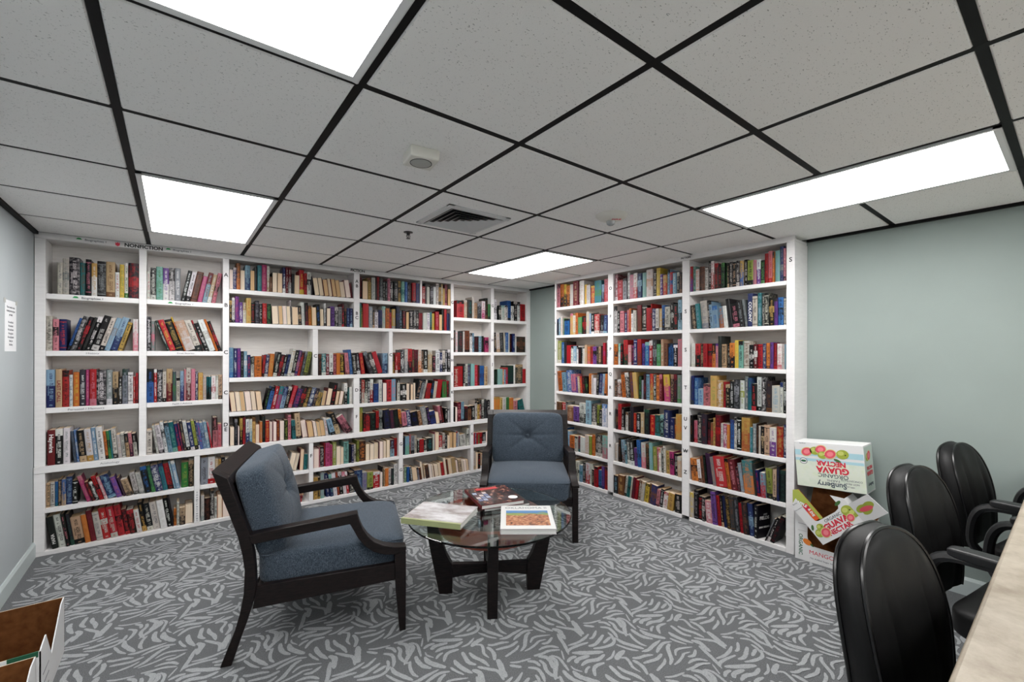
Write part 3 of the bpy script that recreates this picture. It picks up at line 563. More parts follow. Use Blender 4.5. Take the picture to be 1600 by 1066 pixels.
("A3","R",1.242,-3.5,-2.79,"lW:1:56:243 bs:58:55:228 Kk:113:37:233 rr:150:61:192 wW:212:35:185 sw:247:43:185 wW:291:25:184 kR:316:41:171 eW:358:16:170 WW:374:33:157 NW:408:33:195 oq:441:39:176 Rr:481:39:175 pq:521:46:175 kN:568:22:168 Nn:590:30:174 kR:621:30:180 rm:651:29:210 wG:681:21:234"),
("A4","R",0.94,-3.5,-2.79,"on:28:61:215:-7 sK:90:61:206:-5 bW:152:76:228:-5 qp:229:66:191:-5 pW:296:24:164:-5 NW:321:32:172:-5 ry:353:31:174:-5 kr:385:39:174:-5 kg:425:30:164:-5 on:456:46:206 WW:502:22:195 wW:525:37:165 kW:563:29:220:4 Be:593:43:209:4 sr:637:28:211:4 oy:665:28:212:4"),
("A5","R",0.635,-3.5,-2.79,"nk:1:68:189 rw:70:54:185 eK:125:38:200 nN:164:90:165 pq:254:75:164 wk!:329:95:203 sP:425:70:240 kW:495:67:209 lk:563:33:205 kW:597:44:162 wb:641:64:224"),
("A6","R",0.33,-3.5,-2.79,"Wk:1:56:231 bw:58:55:218 sw:114:80:197 or:194:78:159 WK:272:37:159 Rt:310:37:165 wW:348:61:163 WN:410:59:193 ln:470:35:191 oR:506:35:206 kW:541:101:218 Tq!:642:66:222"),
("A7","R",0.03,-3.5,-2.79,"Nk:1:70:217 kr:72:82:212 NW:154:79:208 cK:233:50:202 WY:284:50:203 st:335:37:173 KW:373:36:201 wr!:410:59:211 We:470:35:212 kN:505:35:162 rK:540:46:200 bs:586:45:173 pB:631:33:219 rK:664:43:219"),
("B1","R",1.847,-2.715,-2.01,"Rw:1:39:248 rq:41:61:188 eW:102:46:194 wK:148:29:246 qe:178:43:221 wr!:221:44:228 Bs:266:48:220 Ts:315:42:220 WN:357:67:241 KW:424:33:216 yY:458:38:240 pw:496:25:182 Yr!:522:38:171 sB:561:24:213 rb:586:30:186 sw:616:36:175 kW:653:24:176 kn:677:24:172"),
("B2","R",1.545,-2.715,-2.01,"WN:1:38:250 kw:40:31:201 qr:71:45:198 Bw:116:22:183 qR:139:29:206 or:168:29:217 wr:197:21:202 We:219:34:193 Rn!:253:48:239 kW:302:54:234 rr:357:47:206 rR:404:13:239 Bw:417:32:195 Wk:449:32:192 YW:482:31:190 bk!:513:32:216 We:545:48:201 kW:594:30:232 kr:624:41:217 st:666:34:248"),
("B3","R",1.242,-2.715,-2.01,"oW:1:41:195 Tw!:43:32:201 kr:76:32:194 rG!:108:48:233 qW:157:38:186 km:195:31:179 Bw:226:37:237 rn!:264:44:236 Bp:309:36:196 bT:346:43:208 rw:389:34:220 Ke:424:42:226 gT:467:40:188 NW:508:27:230 nk:535:32:193 bs:568:59:192 kw:627:38:179 qe:666:37:226"),
("B4","R",0.94,-2.715,-2.01,"kN:1:31:163 nw:33:46:165 oY:94:46:238:-5 kW:141:45:233:-5 nB:187:43:235:-5 YN:230:43:237:-5 kg:274:28:209 es:303:27:172 kR:331:27:230 sw:359:34:225 rY!:393:41:233 kw:434:26:228 oo:461:33:223 Rq:494:26:231 ym!:536:63:229:-4 kN:600:30:235 kR:630:30:236 eg:661:36:232"),
("B5","R",0.635,-2.715,-2.01,"kn:18:33:192 rR:51:40:243 kW:91:33:213 Wn:124:31:170 kn:156:31:173 Kk:187:39:230 ro:226:30:174 kw:257:46:179 NW:303:36:183 kG:339:51:220 ro:391:49:175 Gt:440:55:182 kT:496:41:193 BW:537:53:235 Be:591:39:174 no:630:19:171 Yo:650:50:212"),
("B6","R",0.33,-2.715,-2.01,"WN:1:39:168 kn:41:32:221 sn!:89:39:212:-4 sW:129:22:171:-4 kw:151:38:235:-4 kw:190:45:228:-4 pP:236:36:164:-4 bB:273:36:242:-4 Wq!:310:50:224:-2 kn:361:35:220:-2 Ts:396:34:238:-2 lN:430:41:207:-2 qm:472:19:206:-2 wo:492:19:204:-2 kW:512:19:189:-2 WW:532:19:230:-2 Yk:552:38:193:-2 mp:591:38:194:-2 kW:629:38:183:-2 NW:667:37:167:-2"),
("B7","R",0.03,-2.715,-2.01,"Ks:1:51:167 nY:53:68:182 WY:121:24:190:7 ts:147:36:196:7 WN:184:17:194:7 RK:203:29:199:7 rR:232:29:180:7 nW:263:34:182:7 WN:298:28:180:7 yY:328:44:168:7 nk:372:27:178:7 Bn:401:54:175:7 qk:456:31:149:7 kw:487:31:158:7 wr:520:47:142:7 Yn:568:54:146:7 kW:641:58:153"),
("C1","R",1.847,-1.94,-1.235,"rp!:1:22:204 Tk:24:22:201 Wo:46:27:175 nr:74:22:193 nW:96:26:189 Wk:123:25:174 kW:149:25:227 wr!:174:25:218 kr:200:30:197 kr:231:24:182 kg:256:24:193 kg:281:20:190 kN:301:14:182 kW:316:24:189 kN:340:28:184 kW:368:23:190 Yb!:392:27:185 kW:419:27:190 lg:447:40:179 qe:488:22:174 wp!:510:29:174 kg:539:25:164 rk:565:21:208 qr:587:29:221 or:616:12:209 Ts:629:32:217 Be:661:24:240 qR:685:15:223"),
("C2","R",1.545,-1.94,-1.235,"kN:22:38:193:-6 ts:60:31:201:-5 We:92:57:221:-5 kW:150:20:221:-5 sn:171:24:208:-5 sb:195:40:172:-5 so!:235:39:163:-5 wW:275:28:166:-5 Kk:312:27:219:-8 kq:341:55:179:-8 Ke:397:30:199:-8 eK:428:17:204:-8 Bw:446:35:241 WG:482:34:217 ts:517:25:238 kw:542:20:231 kW:563:29:232 kY:592:36:196 pm:629:20:189 bw:649:34:194 WK:684:16:183"),
("C3","R",1.242,-1.94,-1.235,"wW:11:33:188 rk!:44:44:187 kN:88:22:181 rR:111:32:186 rq:143:42:185 ko!:185:26:185 qp:212:20:185 Kk:232:25:241 Nk:258:35:179 kW:293:24:178 ok!:318:39:188 yY:357:28:207 Tt:385:33:201 Wn:419:42:200 kw:461:31:171 Rw:492:26:175 rY:518:31:175 BW:550:21:179 on:571:30:183 pK:602:21:187 Rr:623:24:182 wq:648:29:177 WN:677:11:172 sT:689:12:172"),
("C4","R",0.94,-1.94,-1.235,"BK:11:22:230 bs:33:34:215 sb:68:43:130 qr:111:59:172 Yl:171:51:238 Yw:222:46:204 rk:269:19:195 kN:288:35:177 kw:323:29:203 Ke:353:38:215 wl:391:32:212 eW:423:28:243 Bt!:452:27:234 kr:479:31:193 wk:511:35:242 kw:546:30:244 Kn:576:38:217 Ws:615:50:187 wB:665:19:212 kw:685:16:236"),
("C5","R",0.635,-1.94,-1.235,"kn:1:22:215 qr:24:34:176 kW:58:38:239 KR:96:44:239 kR:140:26:200 nr:167:20:177 Yk:187:21:216 Rr:209:41:241 Wk:250:19:183 mw:270:30:181 oY:300:19:179 bB:320:34:218 Wk:354:19:241 kw:373:33:245 YO!:407:59:246 ts:467:18:182 eW:485:26:209 kn:512:13:212 WN:525:13:199 kN:539:25:198 NY:565:35:211 wp!:600:42:198 rY:642:41:209 Bw:683:20:226"),
("C6","R",0.33,-1.94,-1.235,"or:19:55:176:-6 wn:76:27:176:-6 nk:103:26:207:-6 kG:129:21:218:-6 Pk:150:36:238:-6 eN:195:25:218:-8 rw:222:84:229:-8 on:307:28:226:-8 Rq:336:47:226:-8 kq:384:19:176:-8 es:403:26:210:-8 to!:430:72:238:-6 Kk:503:18:226:-6 Br:521:21:187:-6 sr!:543:34:174:-3 lY:578:42:211:-3 Nk:620:24:215 KB:645:16:242 kG:661:36:217"),
("C7","R",0.03,-1.94,-1.235,"Wy:1:34:202 ke:36:35:227 kr:71:33:187 kW:105:22:189 qw:142:49:169:-5 pb:192:37:250:-5 rk:230:25:228:-5 kN:256:20:233:-5 Bk:277:25:235:-5 kY:303:30:241:-5 Kn:334:34:245:-5 Ke:369:29:253:-5 rk:399:24:216:-5 kn:424:38:229:-5 Bs:463:36:230:-5 eK:568:8:183:20 kw:579:20:190:20 kR:602:28:211:20"),
]
PAL = dict(k=(16, 16, 18), K=(40, 40, 44), w=(232, 231, 229), W=(208, 202, 192), c=(226, 203, 176), r=(196, 22, 30), R=(118, 20, 32), o=(224, 116, 34), O=(186, 84, 30), y=(228, 190, 52), Y=(202, 158, 72),
           g=(62, 138, 66), G=(26, 66, 50), l=(152, 164, 62), t=(28, 118, 124), T=(120, 182, 168), b=(34, 96, 176), B=(28, 40, 104), s=(126, 168, 196), p=(104, 54, 146), P=(66, 30, 60), m=(188, 48, 112), q=(216, 116, 132),
           n=(122, 70, 40), N=(196, 158, 118), e=(136, 140, 146), E=(70, 84, 102))
CN = dict(k='black', K='charcoal', w='white', W='off-white', c='cream', r='red', R='dark red', o='orange', O='rust', y='yellow', Y='mustard', g='green', G='dark green', l='olive green', t='teal', T='aqua', b='blue', B='navy',
          s='pale blue', p='purple', P='plum', m='magenta', q='pink', n='brown', N='tan', e='grey', E='slate')
ORD = 'first second third fourth fifth sixth seventh eighth ninth tenth eleventh twelfth thirteenth fourteenth fifteenth sixteenth seventeenth eighteenth nineteenth twentieth'.split()
ORD += ['twenty-' + o for o in ORD[:9]] + ['thirtieth'] + ['thirty-' + o for o in ORD[:9]]
ROWN = ['top', 'second', 'third', 'fourth', 'fifth', 'sixth', 'bottom']
LOC = {}
for k, rw in enumerate(['top', 'second', 'third', 'fourth']):
    LOC['N%d' % (2 * k + 1)] = rw + ' shelf of left nonfiction column'; LOC['N%d' % (2 * k + 2)] = rw + ' shelf of right nonfiction column'
LOC.update(N9='low shelf in far left corner', N10='floor-level shelf in far left corner', M1='low shelf behind the near armchair', M2='floor-level shelf behind the near armchair',
           M3='low shelf right of letter F', M4='floor-level shelf right of letter F', M5='low shelf right of letter G', M6='floor-level shelf right of letter G', M7='low shelf behind the far armchair', M8='floor-level shelf behind the far armchair',
           F1='top shelf left of FICTION sign', F2='second shelf left of FICTION sign', F1b='top shelf right of FICTION sign', F1c='top fiction shelf beyond thin divider', F2b='second shelf right of FICTION sign',
           F3a='third fiction shelf, left cubby', F3b='third fiction shelf, middle cubby', F3c='third fiction shelf, right cubby', F4a='fourth fiction shelf, left half', F4b='fourth fiction shelf, right half',
           F5a='fifth fiction shelf, left half', F5b='fifth fiction shelf, right half')
for k in range(4): LOC['G%da' % (k + 1)] = ROWN[k] + ' shelf, first corner column'; LOC['G%db' % (k + 1)] = ROWN[k] + ' shelf, last corner column'
for L_, nm in (('A', 'left'), ('B', 'middle'), ('C', 'right')):
    for k in range(7): LOC[L_ + str(k + 1)] = ROWN[k] + ' shelf, %s column, right bookcase' % nm
TITLES = {('N5', 1): ('LAST CALL', 'R', -1, .42), ('N7', 0): ('Haywire', 'w', -1, .62), ('N10', 0): ('MAFIA', 'w', 1, .3), ('C2', 12): ('COLONY', 'w', -1, .45)}

def bookgeo(rnd, w, h, d, c1, c2, two, plain=False, page=None):
    """local x = thickness, y = depth from the shelf front, z = up; returns faces of (points, material, ca, cb, uvplace, uvsize)"""
    rev = c1 == 'c'
    def jit(c, a=12):
        s = rnd.uniform(-a, a); g = sum(c) / 3; return lin([min(240, max(6, (g + (v - g) * .82) * .83 + s + rnd.uniform(-4, 4))) for v in c])
    A = jit(PAL[c2 if rev else c1]); B = jit(PAL[c2])
    hard = h > .205 or rev
    t = .0024 if hard else .0008; o = .003 if hard else .0006
    page_ = lin(rnd.choice([(232, 218, 198), (224, 204, 178), (214, 184, 148), (236, 228, 216), (222, 198, 172)] if not rev else [(230, 212, 190), (224, 198, 168), (232, 214, 204), (206, 172, 130), (228, 208, 180)]))
    if page: page = lin(page)
    else: page = page_
    out = [(0, d), (0, .004), (.14 * w, .0011), (.5 * w, 0), (.86 * w, .0011), (w, .004), (w, d)]
    inn = [(w - t, d), (w - t, .006), (t, .006), (t, d)]
    if rev: out = [(x, d - y) for x, y in out]; inn = [(x, d - y) for x, y in inn]
    F = []; ru, rv = rnd.uniform(0, 50), rnd.uniform(0, 50)
    pict = 1.0 if rnd.random() < .4 else 0.0
    st = rnd.random(); dark2 = jit(PAL['k']); light2 = jit(PAL['W'])
    # colour bands up the spine: (z0, z1, ground, lettering)
    if two: s = rnd.uniform(.42, .62); bands = [(0, s, B, A), (s, 1, A, B)]
    B_ = B; B = dark2 if (rnd.random() < .45 and c1 not in 'kKGBRPE' and not two) else B
    if two: pass
    elif st < .36: bands = [(0, 1, A, B_)]
    elif st < .58: s = rnd.uniform(.1, .2); bands = [(0, s, B, A), (s, 1, A, B)]
    elif st < .72: s = rnd.uniform(.8, .9); bands = [(0, s, A, B), (s, 1, B, A)]
    elif st < .86: s = rnd.uniform(.3, .5); e = s + rnd.uniform(.15, .3); bands = [(0, s, A, B), (s, e, B, A), (e, 1, A, B)]
    else: s = rnd.uniform(.05, .09); bands = [(0, s, A, A), (s, s + .02, B, B), (s + .02, .9, A, B), (.9, .92, B, B), (.92, 1, A, A)]
    B = B_; lettered = 0.0 if rev or plain else 1.0
    if plain: bands = [(0, 1, A, B)]; pict = 0
    for i in range(6):
        (xa, ya), (xb, yb) = out[i], out[i + 1]
        if 1 <= i <= 4:
            for z0, z1, g, l in bands:
                F.append(([(xa, ya, z0 * h), (xb, yb, z0 * h), (xb, yb, z1 * h), (xa, ya, z1 * h)], 0, (*g, lettered), (*l, pict * .8),
                          [(xa / w, z0), (xb / w, z0), (xb / w, z1), (xa / w, z1)], [(xa + ru, z0 * h + rv), (xb + ru, z0 * h + rv), (xb + ru, z1 * h + rv), (xa + ru, z1 * h + rv)]))
        else:
            F.append(([(xa, ya, 0), (xb, yb, 0), (xb, yb, h), (xa, ya, h)], 0, (*A, 0), (*B, pict), [(0, 0)] * 4, [(ya + ru, rv), (yb + ru, rv), (yb + ru, h + rv), (ya + ru, h + rv)]))
    for i in range(3):
        (xa, ya), (xb, yb) = inn[i], inn[i + 1]
        F.append(([(xa, ya, 0), (xb, yb, 0), (xb, yb, h), (xa, ya, h)], 0, (*A, 0), (*B, 0), [(0, 0)] * 4, [(0, 0)] * 4))
    # board edges at front/back opening, top and bottom caps (three strips each)
    for (a, b) in ((out[0], inn[3]), (inn[0], out[6])):
        F.append(([(a[0], a[1], 0), (b[0], b[1], 0), (b[0], b[1], h), (a[0], a[1], h)], 0, (*A, 0), (*B, 0), [(0, 0)] * 4, [(0, 0)] * 4))
    for z in (0, h):
        for q in ([out[0], out[1], inn[2], inn[3]], [out[6], out[5], inn[1], inn[0]], [out[1], out[2], out[3], out[4], out[5], inn[1], inn[2]]):
            F.append(([(x, y, z) for x, y in q], 0, (*A, 0), (*B, 0), [(0, 0)] * len(q), [(0, 0)] * len(q)))
    y0, y1 = (.0055, d - o) if not rev else (o, d - .0055)
    X = [t, w - t]; Z = [o, h - o]
    for q in ([(0, 0, 0), (1, 0, 0), (1, 0, 1), (0, 0, 1)], [(0, 1, 0), (0, 1, 1), (1, 1, 1), (1, 1, 0)], [(0, 0, 1), (1, 0, 1), (1, 1, 1), (0, 1, 1)], [(0, 0, 0), (0, 1, 0), (1, 1, 0), (1, 0, 0)]):
        pts = [(X[a], (y0, y1)[b], Z[c]) for a, b, c in q]
        F.append((pts, 1, (*page, 0), (*page, 0), [(0, 0)] * 4, [(p[0] + ru, p[1] + p[2] + rv) for p in pts]))
    return F
def bookmesh(name, F, sel=None):
    """one mesh from face records; sel picks the material (0 cover, 1 pages), shifted to slot 0"""
    v = []; f = []; mi = []; A = []; B = []; U = []; S = []
    for pts, m_, a, b, up_, us in F:
        if sel is not None and m_ != sel: continue
        n = len(v); v += [tuple(p) for p in pts]; f.append(tuple(range(n, n + len(pts)))); mi.append(0 if sel is not None else m_)
        for k in range(len(pts)): A.extend(a); B.extend(b); U.extend(up_[k]); S.extend(us[k])
    me = bpy.data.meshes.new(name); me.from_pydata(v, [], f)
    for mm_ in ([M['cover'], M['pages']] if sel is None else [M[('cover', 'pages')[sel]]]): me.materials.append(mm_)
    me.polygons.foreach_set('material_index', mi)
    me.color_attributes.new('ca', 'FLOAT_COLOR', 'CORNER').data.foreach_set('color', A)
    me.color_attributes.new('cb', 'FLOAT_COLOR', 'CORNER').data.foreach_set('color', B)
    me.uv_layers.new(name='place').data.foreach_set('uv', U); me.uv_layers.new(name='size').data.foreach_set('uv', S)
    me.update(); return me
def project(p):
    r_ = p.x * cy_ - p.y * sy_; d_ = p.x * sy_ + p.y * cy_
    return 800 + 686.7 * r_ / d_, 552.17 - 686.7 * (p.z - CAM_H) / d_
def inside(poly, x, y):
    c = False
    for i in range(len(poly)):
        (x0, y0), (x1, y1) = poly[i], poly[i - 1]
        if (y0 > y) != (y1 > y) and x < (x1 - x0) * (y - y0) / (y1 - y0) + x0: c = not c
    return c
HID = [[(330, 737), (392, 688), (440, 715), (455, 790), (450, 900), (390, 985), (345, 1040)], [(757, 643), (886, 643), (905, 855), (750, 855), (747, 760)]]
allb = []
for name, pl, z, a0, a1, s in SHELVES:
    rnd = random.Random(name + 'x')
    for i, tk in enumerate(s.split()):
        p = tk.split(':'); two = p[0].endswith('!'); c1, c2 = p[0][0], p[0][1]
        x, w_, h_, ln = a0 + int(p[1]) / 1000, int(p[2]) / 1000 - .0006, int(p[3]) / 1000, R(float(p[4])) if len(p) > 4 else 0.0
        d_ = rnd.uniform(.14, .16) if h_ > .2 else rnd.uniform(.105, .125)
        y_ = .004 + rnd.random() ** 2 * .02
        if c1 == 'c': d_ = .15
        lift = w_ * abs(math.sin(ln)) if ln > 0 else 0
        if pl == 'L': Mx = Matrix.Translation((x, LF + y_, z + .0003 + lift)) @ Matrix.Rotation(ln, 4, 'Y')
        else: Mx = Matrix.Translation((RF + y_, -x, z + .0003 + lift)) @ Matrix.Rotation(-math.pi / 2, 4, 'Z') @ Matrix.Rotation(ln, 4, 'Y')
        c = Mx @ Vector((w_ / 2, 0, h_ / 2)); pr = project(c); pq = project(Mx @ Vector((w_, 0, h_ / 2))); pp = project(Mx @ Vector((0, 0, h_ / 2)))
        pt = project(Mx @ Vector((w_ / 2, 0, h_))); pb = project(Mx @ Vector((w_ / 2, 0, 0)))
        area = abs(pq[0] - pp[0]) * abs(pt[1] - pb[1])
        if any(inside(q, *pr) for q in HID): area *= 0.05
        allb.append([area, name, i, c1, c2, two, w_, h_, d_, ln, Mx])
rank = sorted(range(len(allb)), key=lambda k: -allb[k][0])
big = set(rank[:294])
sizes = sorted(b_[7] for b_ in allb)
stuffF = []
for k, (area, name, i, c1, c2, two, w_, h_, d_, ln, Mx) in enumerate(allb):
    rnd = random.Random('%s-%d' % (name, i))
    F = bookgeo(rnd, w_, h_, d_, c1, c2, two, (name, i) in TITLES)
    if k not in big:
        for pts, m_, a, b_, u_, s_ in F: stuffF.append(([tuple(Mx @ Vector(p)) for p in pts], m_, a, b_, u_, s_))
        continue
    size = 'leaning' if abs(ln) > .12 else ('tall' if h_ > .236 else ('short' if h_ < .2 else ('thick' if w_ > .038 else ('slim' if w_ < .02 else 'upright'))))
    if c1 == 'c': nm = '%s book turned with its cream page edges outward' % size; nm2 = '%s book with cream page edges outward' % size
    elif two: nm = nm2 = '%s %s and %s book' % (size, CN[c1], CN[c2]) if c1 != c2 else '%s %s book' % (size, CN[c1])
    else: nm = '%s %s book%s' % (size, CN[c1], ' with %s lettering' % CN[c2] if c1 != c2 else ''); nm2 = '%s %s book' % (size, CN[c1])
    tail = ', %s from left, %s' % (ORD[i], LOC[name])
    lb = nm + tail
    if len(lb.split()) > 16: lb = nm2 + tail
    root = empty('book', label=lb, cat='book', group='books on the wall shelves'); root.matrix_world = Mx
    for sel, pn in ((0, 'cover'), (1, 'page_block')):
        o = bpy.data.objects.new(pn, bookmesh(pn, F, sel)); col.objects.link(o); o.parent = root
    if (name, i) in TITLES:
        s, ink, dr, at = TITLES[(name, i)]; zc = h_ * at
        text_mesh('title', s, w_ * .8, colmat('title ink ' + ink, PAL[ink]), root, frameM((w_ / 2, -.0008, zc), (0, 0, dr), (-dr, 0, 0)), bold=.0005, sx=1.25 if s != 'MAFIA' else 1.0)
if stuffF:
    o = bpy.data.objects.new('remaining_books', bookmesh('remaining_books', stuffF)); col.objects.link(o)
    tag(o, 'the many smaller looking books filling the farther shelves of both white bookcases', 'books', kind='stuff')
# a few books out of line
def extra(label, w_, h_, d_, c1, c2, Mx, seed):
    root = empty('book', label=label, cat='book'); root.matrix_world = Mx
    F = bookgeo(random.Random(seed), w_, h_, d_, c1, c2, False)
    for sel, pn in ((0, 'cover'), (1, 'page_block')):
        o = bpy.data.objects.new(pn, bookmesh(pn, F, sel)); col.objects.link(o); o.parent = root
    return root
for k, (w_, nm) in enumerate(((.03, 'red book lying flat at the bottom of a stack behind the near armchair arm'), (.026, 'red book lying flat in the middle of a stack of three behind the armchair'), (.022, 'tan book lying flat on top of two red books behind the near armchair'))):
    extra(nm, w_, .235, .15, 'r' if k < 2 else 'N', 'R', Matrix.Translation((.66 + .008 * k, LF + .012, .0273 + w_ + (0, .0305, .057)[k])) @ Matrix.Rotation(math.pi / 2, 4, 'Y'), k)
fb = extra('black book turned so its cover reads FIELDS, bottom shelf of right bookcase', .028, .235, .13, 'k', 'w', Matrix.Translation((RF + .006, 1.4435, .0303)) @ Matrix.Rotation(-math.pi / 2 - R(16), 4, 'Z') , 9)
CM = lambda y, z: frameM((.0284, y, z), (0, 1, 0), (0, 0, 1))
inkw = colmat('title ink w', PAL['w'])
text_mesh('title', 'FIELDS', .032, inkw, fb, CM(.07, .14), bold=.0008); text_mesh('title', 'LOST', .016, inkw, fb, CM(.08, .165)); text_mesh('author', 'ERIN YOUNG', .017, inkw, fb, CM(.07, .075), bold=.0004)

# ------------------------------------------------------------------ armchairs
def rbox(N, p, dims, deform=None):
    mb = MB()
    for ax in range(3):
        for sgn in (-1, 1):
            def fn(u, v):
                q = [0, 0, 0]; q[ax] = sgn; q[(ax + 1) % 3] = (2 * u - 1); q[(ax + 2) % 3] = (2 * v - 1) * sgn
                nrm = sum(abs(c) ** p for c in q) ** (1 / p)
                q = Vector([c / nrm for c in q]); r_ = Vector([q[i] * dims[i] / 2 for i in range(3)])
                return deform(r_, q) if deform else r_
            mb.grid(fn, N, N)
    return mb
def make_armchair(label, loc, rz):
    t = empty('armchair', loc, rz, label=label, cat='armchair', group='blue cushioned armchairs')
    E_ = M['espresso']; H = .351
    outer = [(-.054, .845), (.012, .653), (.045, .55), (.062, .47), (.071, .401), (.067, .298), (.053, .217), (.035, .15), (.013, .091), (-.021, 0)]
    inner = [(.022, 0), (.058, .112), (.078, .17), (.094, .225), (.108, .28), (.115, .32), (.112, .40), (.107, .458), (.093, .554), (.057, .653), (.007, .81)]
    arm = [(.085, .555), (.532, .598), (.541, .56), (.556, .52), (.58, .482), (.61, .452), (.65, .43), (.70, .416), (.757, .41), (.757, .392), (.70, .378), (.655, .384), (.605, .405), (.565, .44), (.536, .48), (.516, .52), (.5, .55), (.10, .513)]
    leg = [(.703, .3785), (.7565, .3915), (.757, .25), (.756, 0), (.727, 0), (.709, .2)]
    rail = [(.10, .225), (.708, .25), (.704, .331), (.115, .322)]
    for s in (-1, 1):
        y0, y1 = (s * H, s * (H - .045)); y0, y1 = min(y0, y1), max(y0, y1)
        b = MB(); b.prism(outer + inner, y0, y1, 'y'); b.build('leg', E_, t, bevel=.003)
        b = MB(); b.prism(leg, y0 + .002, y1 - .002, 'y'); b.build('leg', E_, t, bevel=.003)
        b = MB(); b.prism(arm, y0 - .004, y1 + .004, 'y'); b.build('armrest', E_, t, bevel=.003)
        b = MB(); b.prism(rail, y0 + .008, y1 - .008, 'y'); b.build('side_rail', E_, t, bevel=.002)
    W = H - .045
    b = MB(); b.prism([(-.054, .845), (.006, .812), (.02, .775), (-.034, .785)], -W, W, 'y'); b.build('top_rail', E_, t, bevel=.002)
    b = MB(); b.prism([(-.028, .78), (-.012, .785), (.082, .47), (.066, .465)], -W, W, 'y'); b.build('back_panel', E_, t)
    b = MB(); b.box(.715, .745, -W, W, .255, .315); b.box(.108, .13, -W, W, .235, .30); b.build('seat_frame', E_, t, bevel=.002)
    def seatd(r_, q):
        x, y, z = r_
        if z > 0: z += .022 * (1 - (x / .34) ** 2) * (1 - (y / .31) ** 2) - .008 * math.exp(-(((x + .02) ** 2 + y * y) / .004))
        if x > .2: z -= .012 * ((x - .2) / .12) ** 2
        return Vector((x, y, z))
    b = rbox(22, 10, (.655, .602, .15), seatd); b.build('seat_cushion', M['chenille'], t, smooth='all', weld=.0005, loc=(.432, 0, .370))
    an = [R(a) for a in (38, 88, 142, 180, 218, 322, 2)]
    def backd(r_, q):
        x, y, z = r_
        if x > 0:
            x += .045 * (1 - (y / .33) ** 2) * (1 - (z / .26) ** 2)
            rr = math.hypot(y, z - .02); th = math.atan2(z - .02, y) % (2 * math.pi)
            x -= .034 * math.exp(-(rr / .035) ** 2) + .022 * math.exp(-(rr / .11) ** 2)
            for a in an:
                dth = abs((th - a + math.pi) % (2 * math.pi) - math.pi)
                x -= .012 * math.exp(-(dth * rr / .011) ** 2) * math.exp(-rr / .13) * (1 if rr > .01 else 0)
        return Vector((x, y, z))
    b = rbox(46, 8, (.125, .60, .43), backd); o = b.build('back_cushion', M['chenille'], t, smooth='all', weld=.0004, loc=(.118, 0, .622)); o.rotation_euler = (0, R(-15), 0)
    b = MB(); b.lathe([(0, .006), (.009, .004), (.012, 0), (.012, -.004), (0, -.004)], 16); o = b.build('button', M['chenille'], t, smooth=True, loc=(.182, 0, .66)); o.rotation_euler = (0, R(75), 0)
    # seams
    def rr_loop(x0, x1, y0, y1, z, r_=.03, n=5):
        P_ = []
        for cx, cyy, a0 in ((x1 - r_, y1 - r_, 0), (x0 + r_, y1 - r_, 90), (x0 + r_, y0 + r_, 180), (x1 - r_, y0 + r_, 270)):
            for k in range(n + 1): a = R(a0 + 90 * k / n); P_.append((cx + r_ * math.cos(a), cyy + r_ * math.sin(a), z))
        return P_
    b = MB(); b.tube([(p[0], p[1], p[2] - .010 * max(0, (p[0] - .62) / .13)) for p in rr_loop(.112, .752, -.294, .294, .432)], .0032, 6, closed=True); b.build('piping', M['chenille'], t, smooth=True)
    return t
make_armchair('blue cushioned dark wood armchair seen from its side, left of the glass table', (.283, 2.574, 0), math.atan2(-.229, .708))
make_armchair('blue cushioned dark wood armchair facing the camera behind the glass table', (2.473, 2.994, 0), math.atan2(-.78, -.62))

# ------------------------------------------------------------------ glass coffee table
TX, TY = 1.43, 2.065
t = empty('coffee_table', (TX, TY, 0), R(-122), label='round glass-topped coffee table with dark curved legs and a red wood ring', cat='coffee table')
legp = [(.212, 0), (.284, 0), (.325, .2), (.348, .32), (.360, .4335), (.305, .4335), (.292, .37), (.27, .29), (.244, .215), (.214, .16), (.21, .08)]
for k in range(4):
    Mx = Matrix.Rotation(k * math.pi / 2, 4, 'Z')
    b = MB(); b.prism(legp, -.026, .026, 'y', M=Mx); b.build('leg', M['espresso'], t, bevel=.002)
    b = MB()
    for i in range(8):
        f0, f1 = i / 8, (i + 1) / 8; x0, x1 = .212 - .211 * f0, .212 - .211 * f1
        b.prism([(x0, .085 + .02 * math.sin(f0 * math.pi / 2)), (x0, .16 - .004 * f0), (x1, .16 - .004 * f1), (x1, .085 + .02 * math.sin(f1 * math.pi / 2))], -.017, .017, 'y', M=Mx)
    b.build('stretcher', M['espresso'], t, weld=.0001, smooth=30)
b = MB(); b.lathe([(.22, .41), (.22, .375), (.262, .348), (.28, .346), (.304, .40), (.304, .4325), (.27, .4325), (.22, .41)], 64); b.build('apron_ring', M['cherry'], t, smooth=True)
b = MB()
for k in range(4):
    b.prism([(.384, 0), (.384 - .0001, 0)], 0, 0, 'y') if False else None
    c, s = math.cos(k * math.pi / 2), math.sin(k * math.pi / 2)
    b.lathe([(0, .4335), (.012, .4335), (.012, .4352), (0, .4352)], 14, (c * .333, s * .333))
b.build('glass_pad', M['ink'], t)
b = MB(); b.lathe([(0, .4355), (.457, .4355), (.460, .4375), (.460, .4445), (.457, .4465), (0, .4465)], 128); b.build('glass_top', M['glass'], t, smooth=30, weld=.0001)

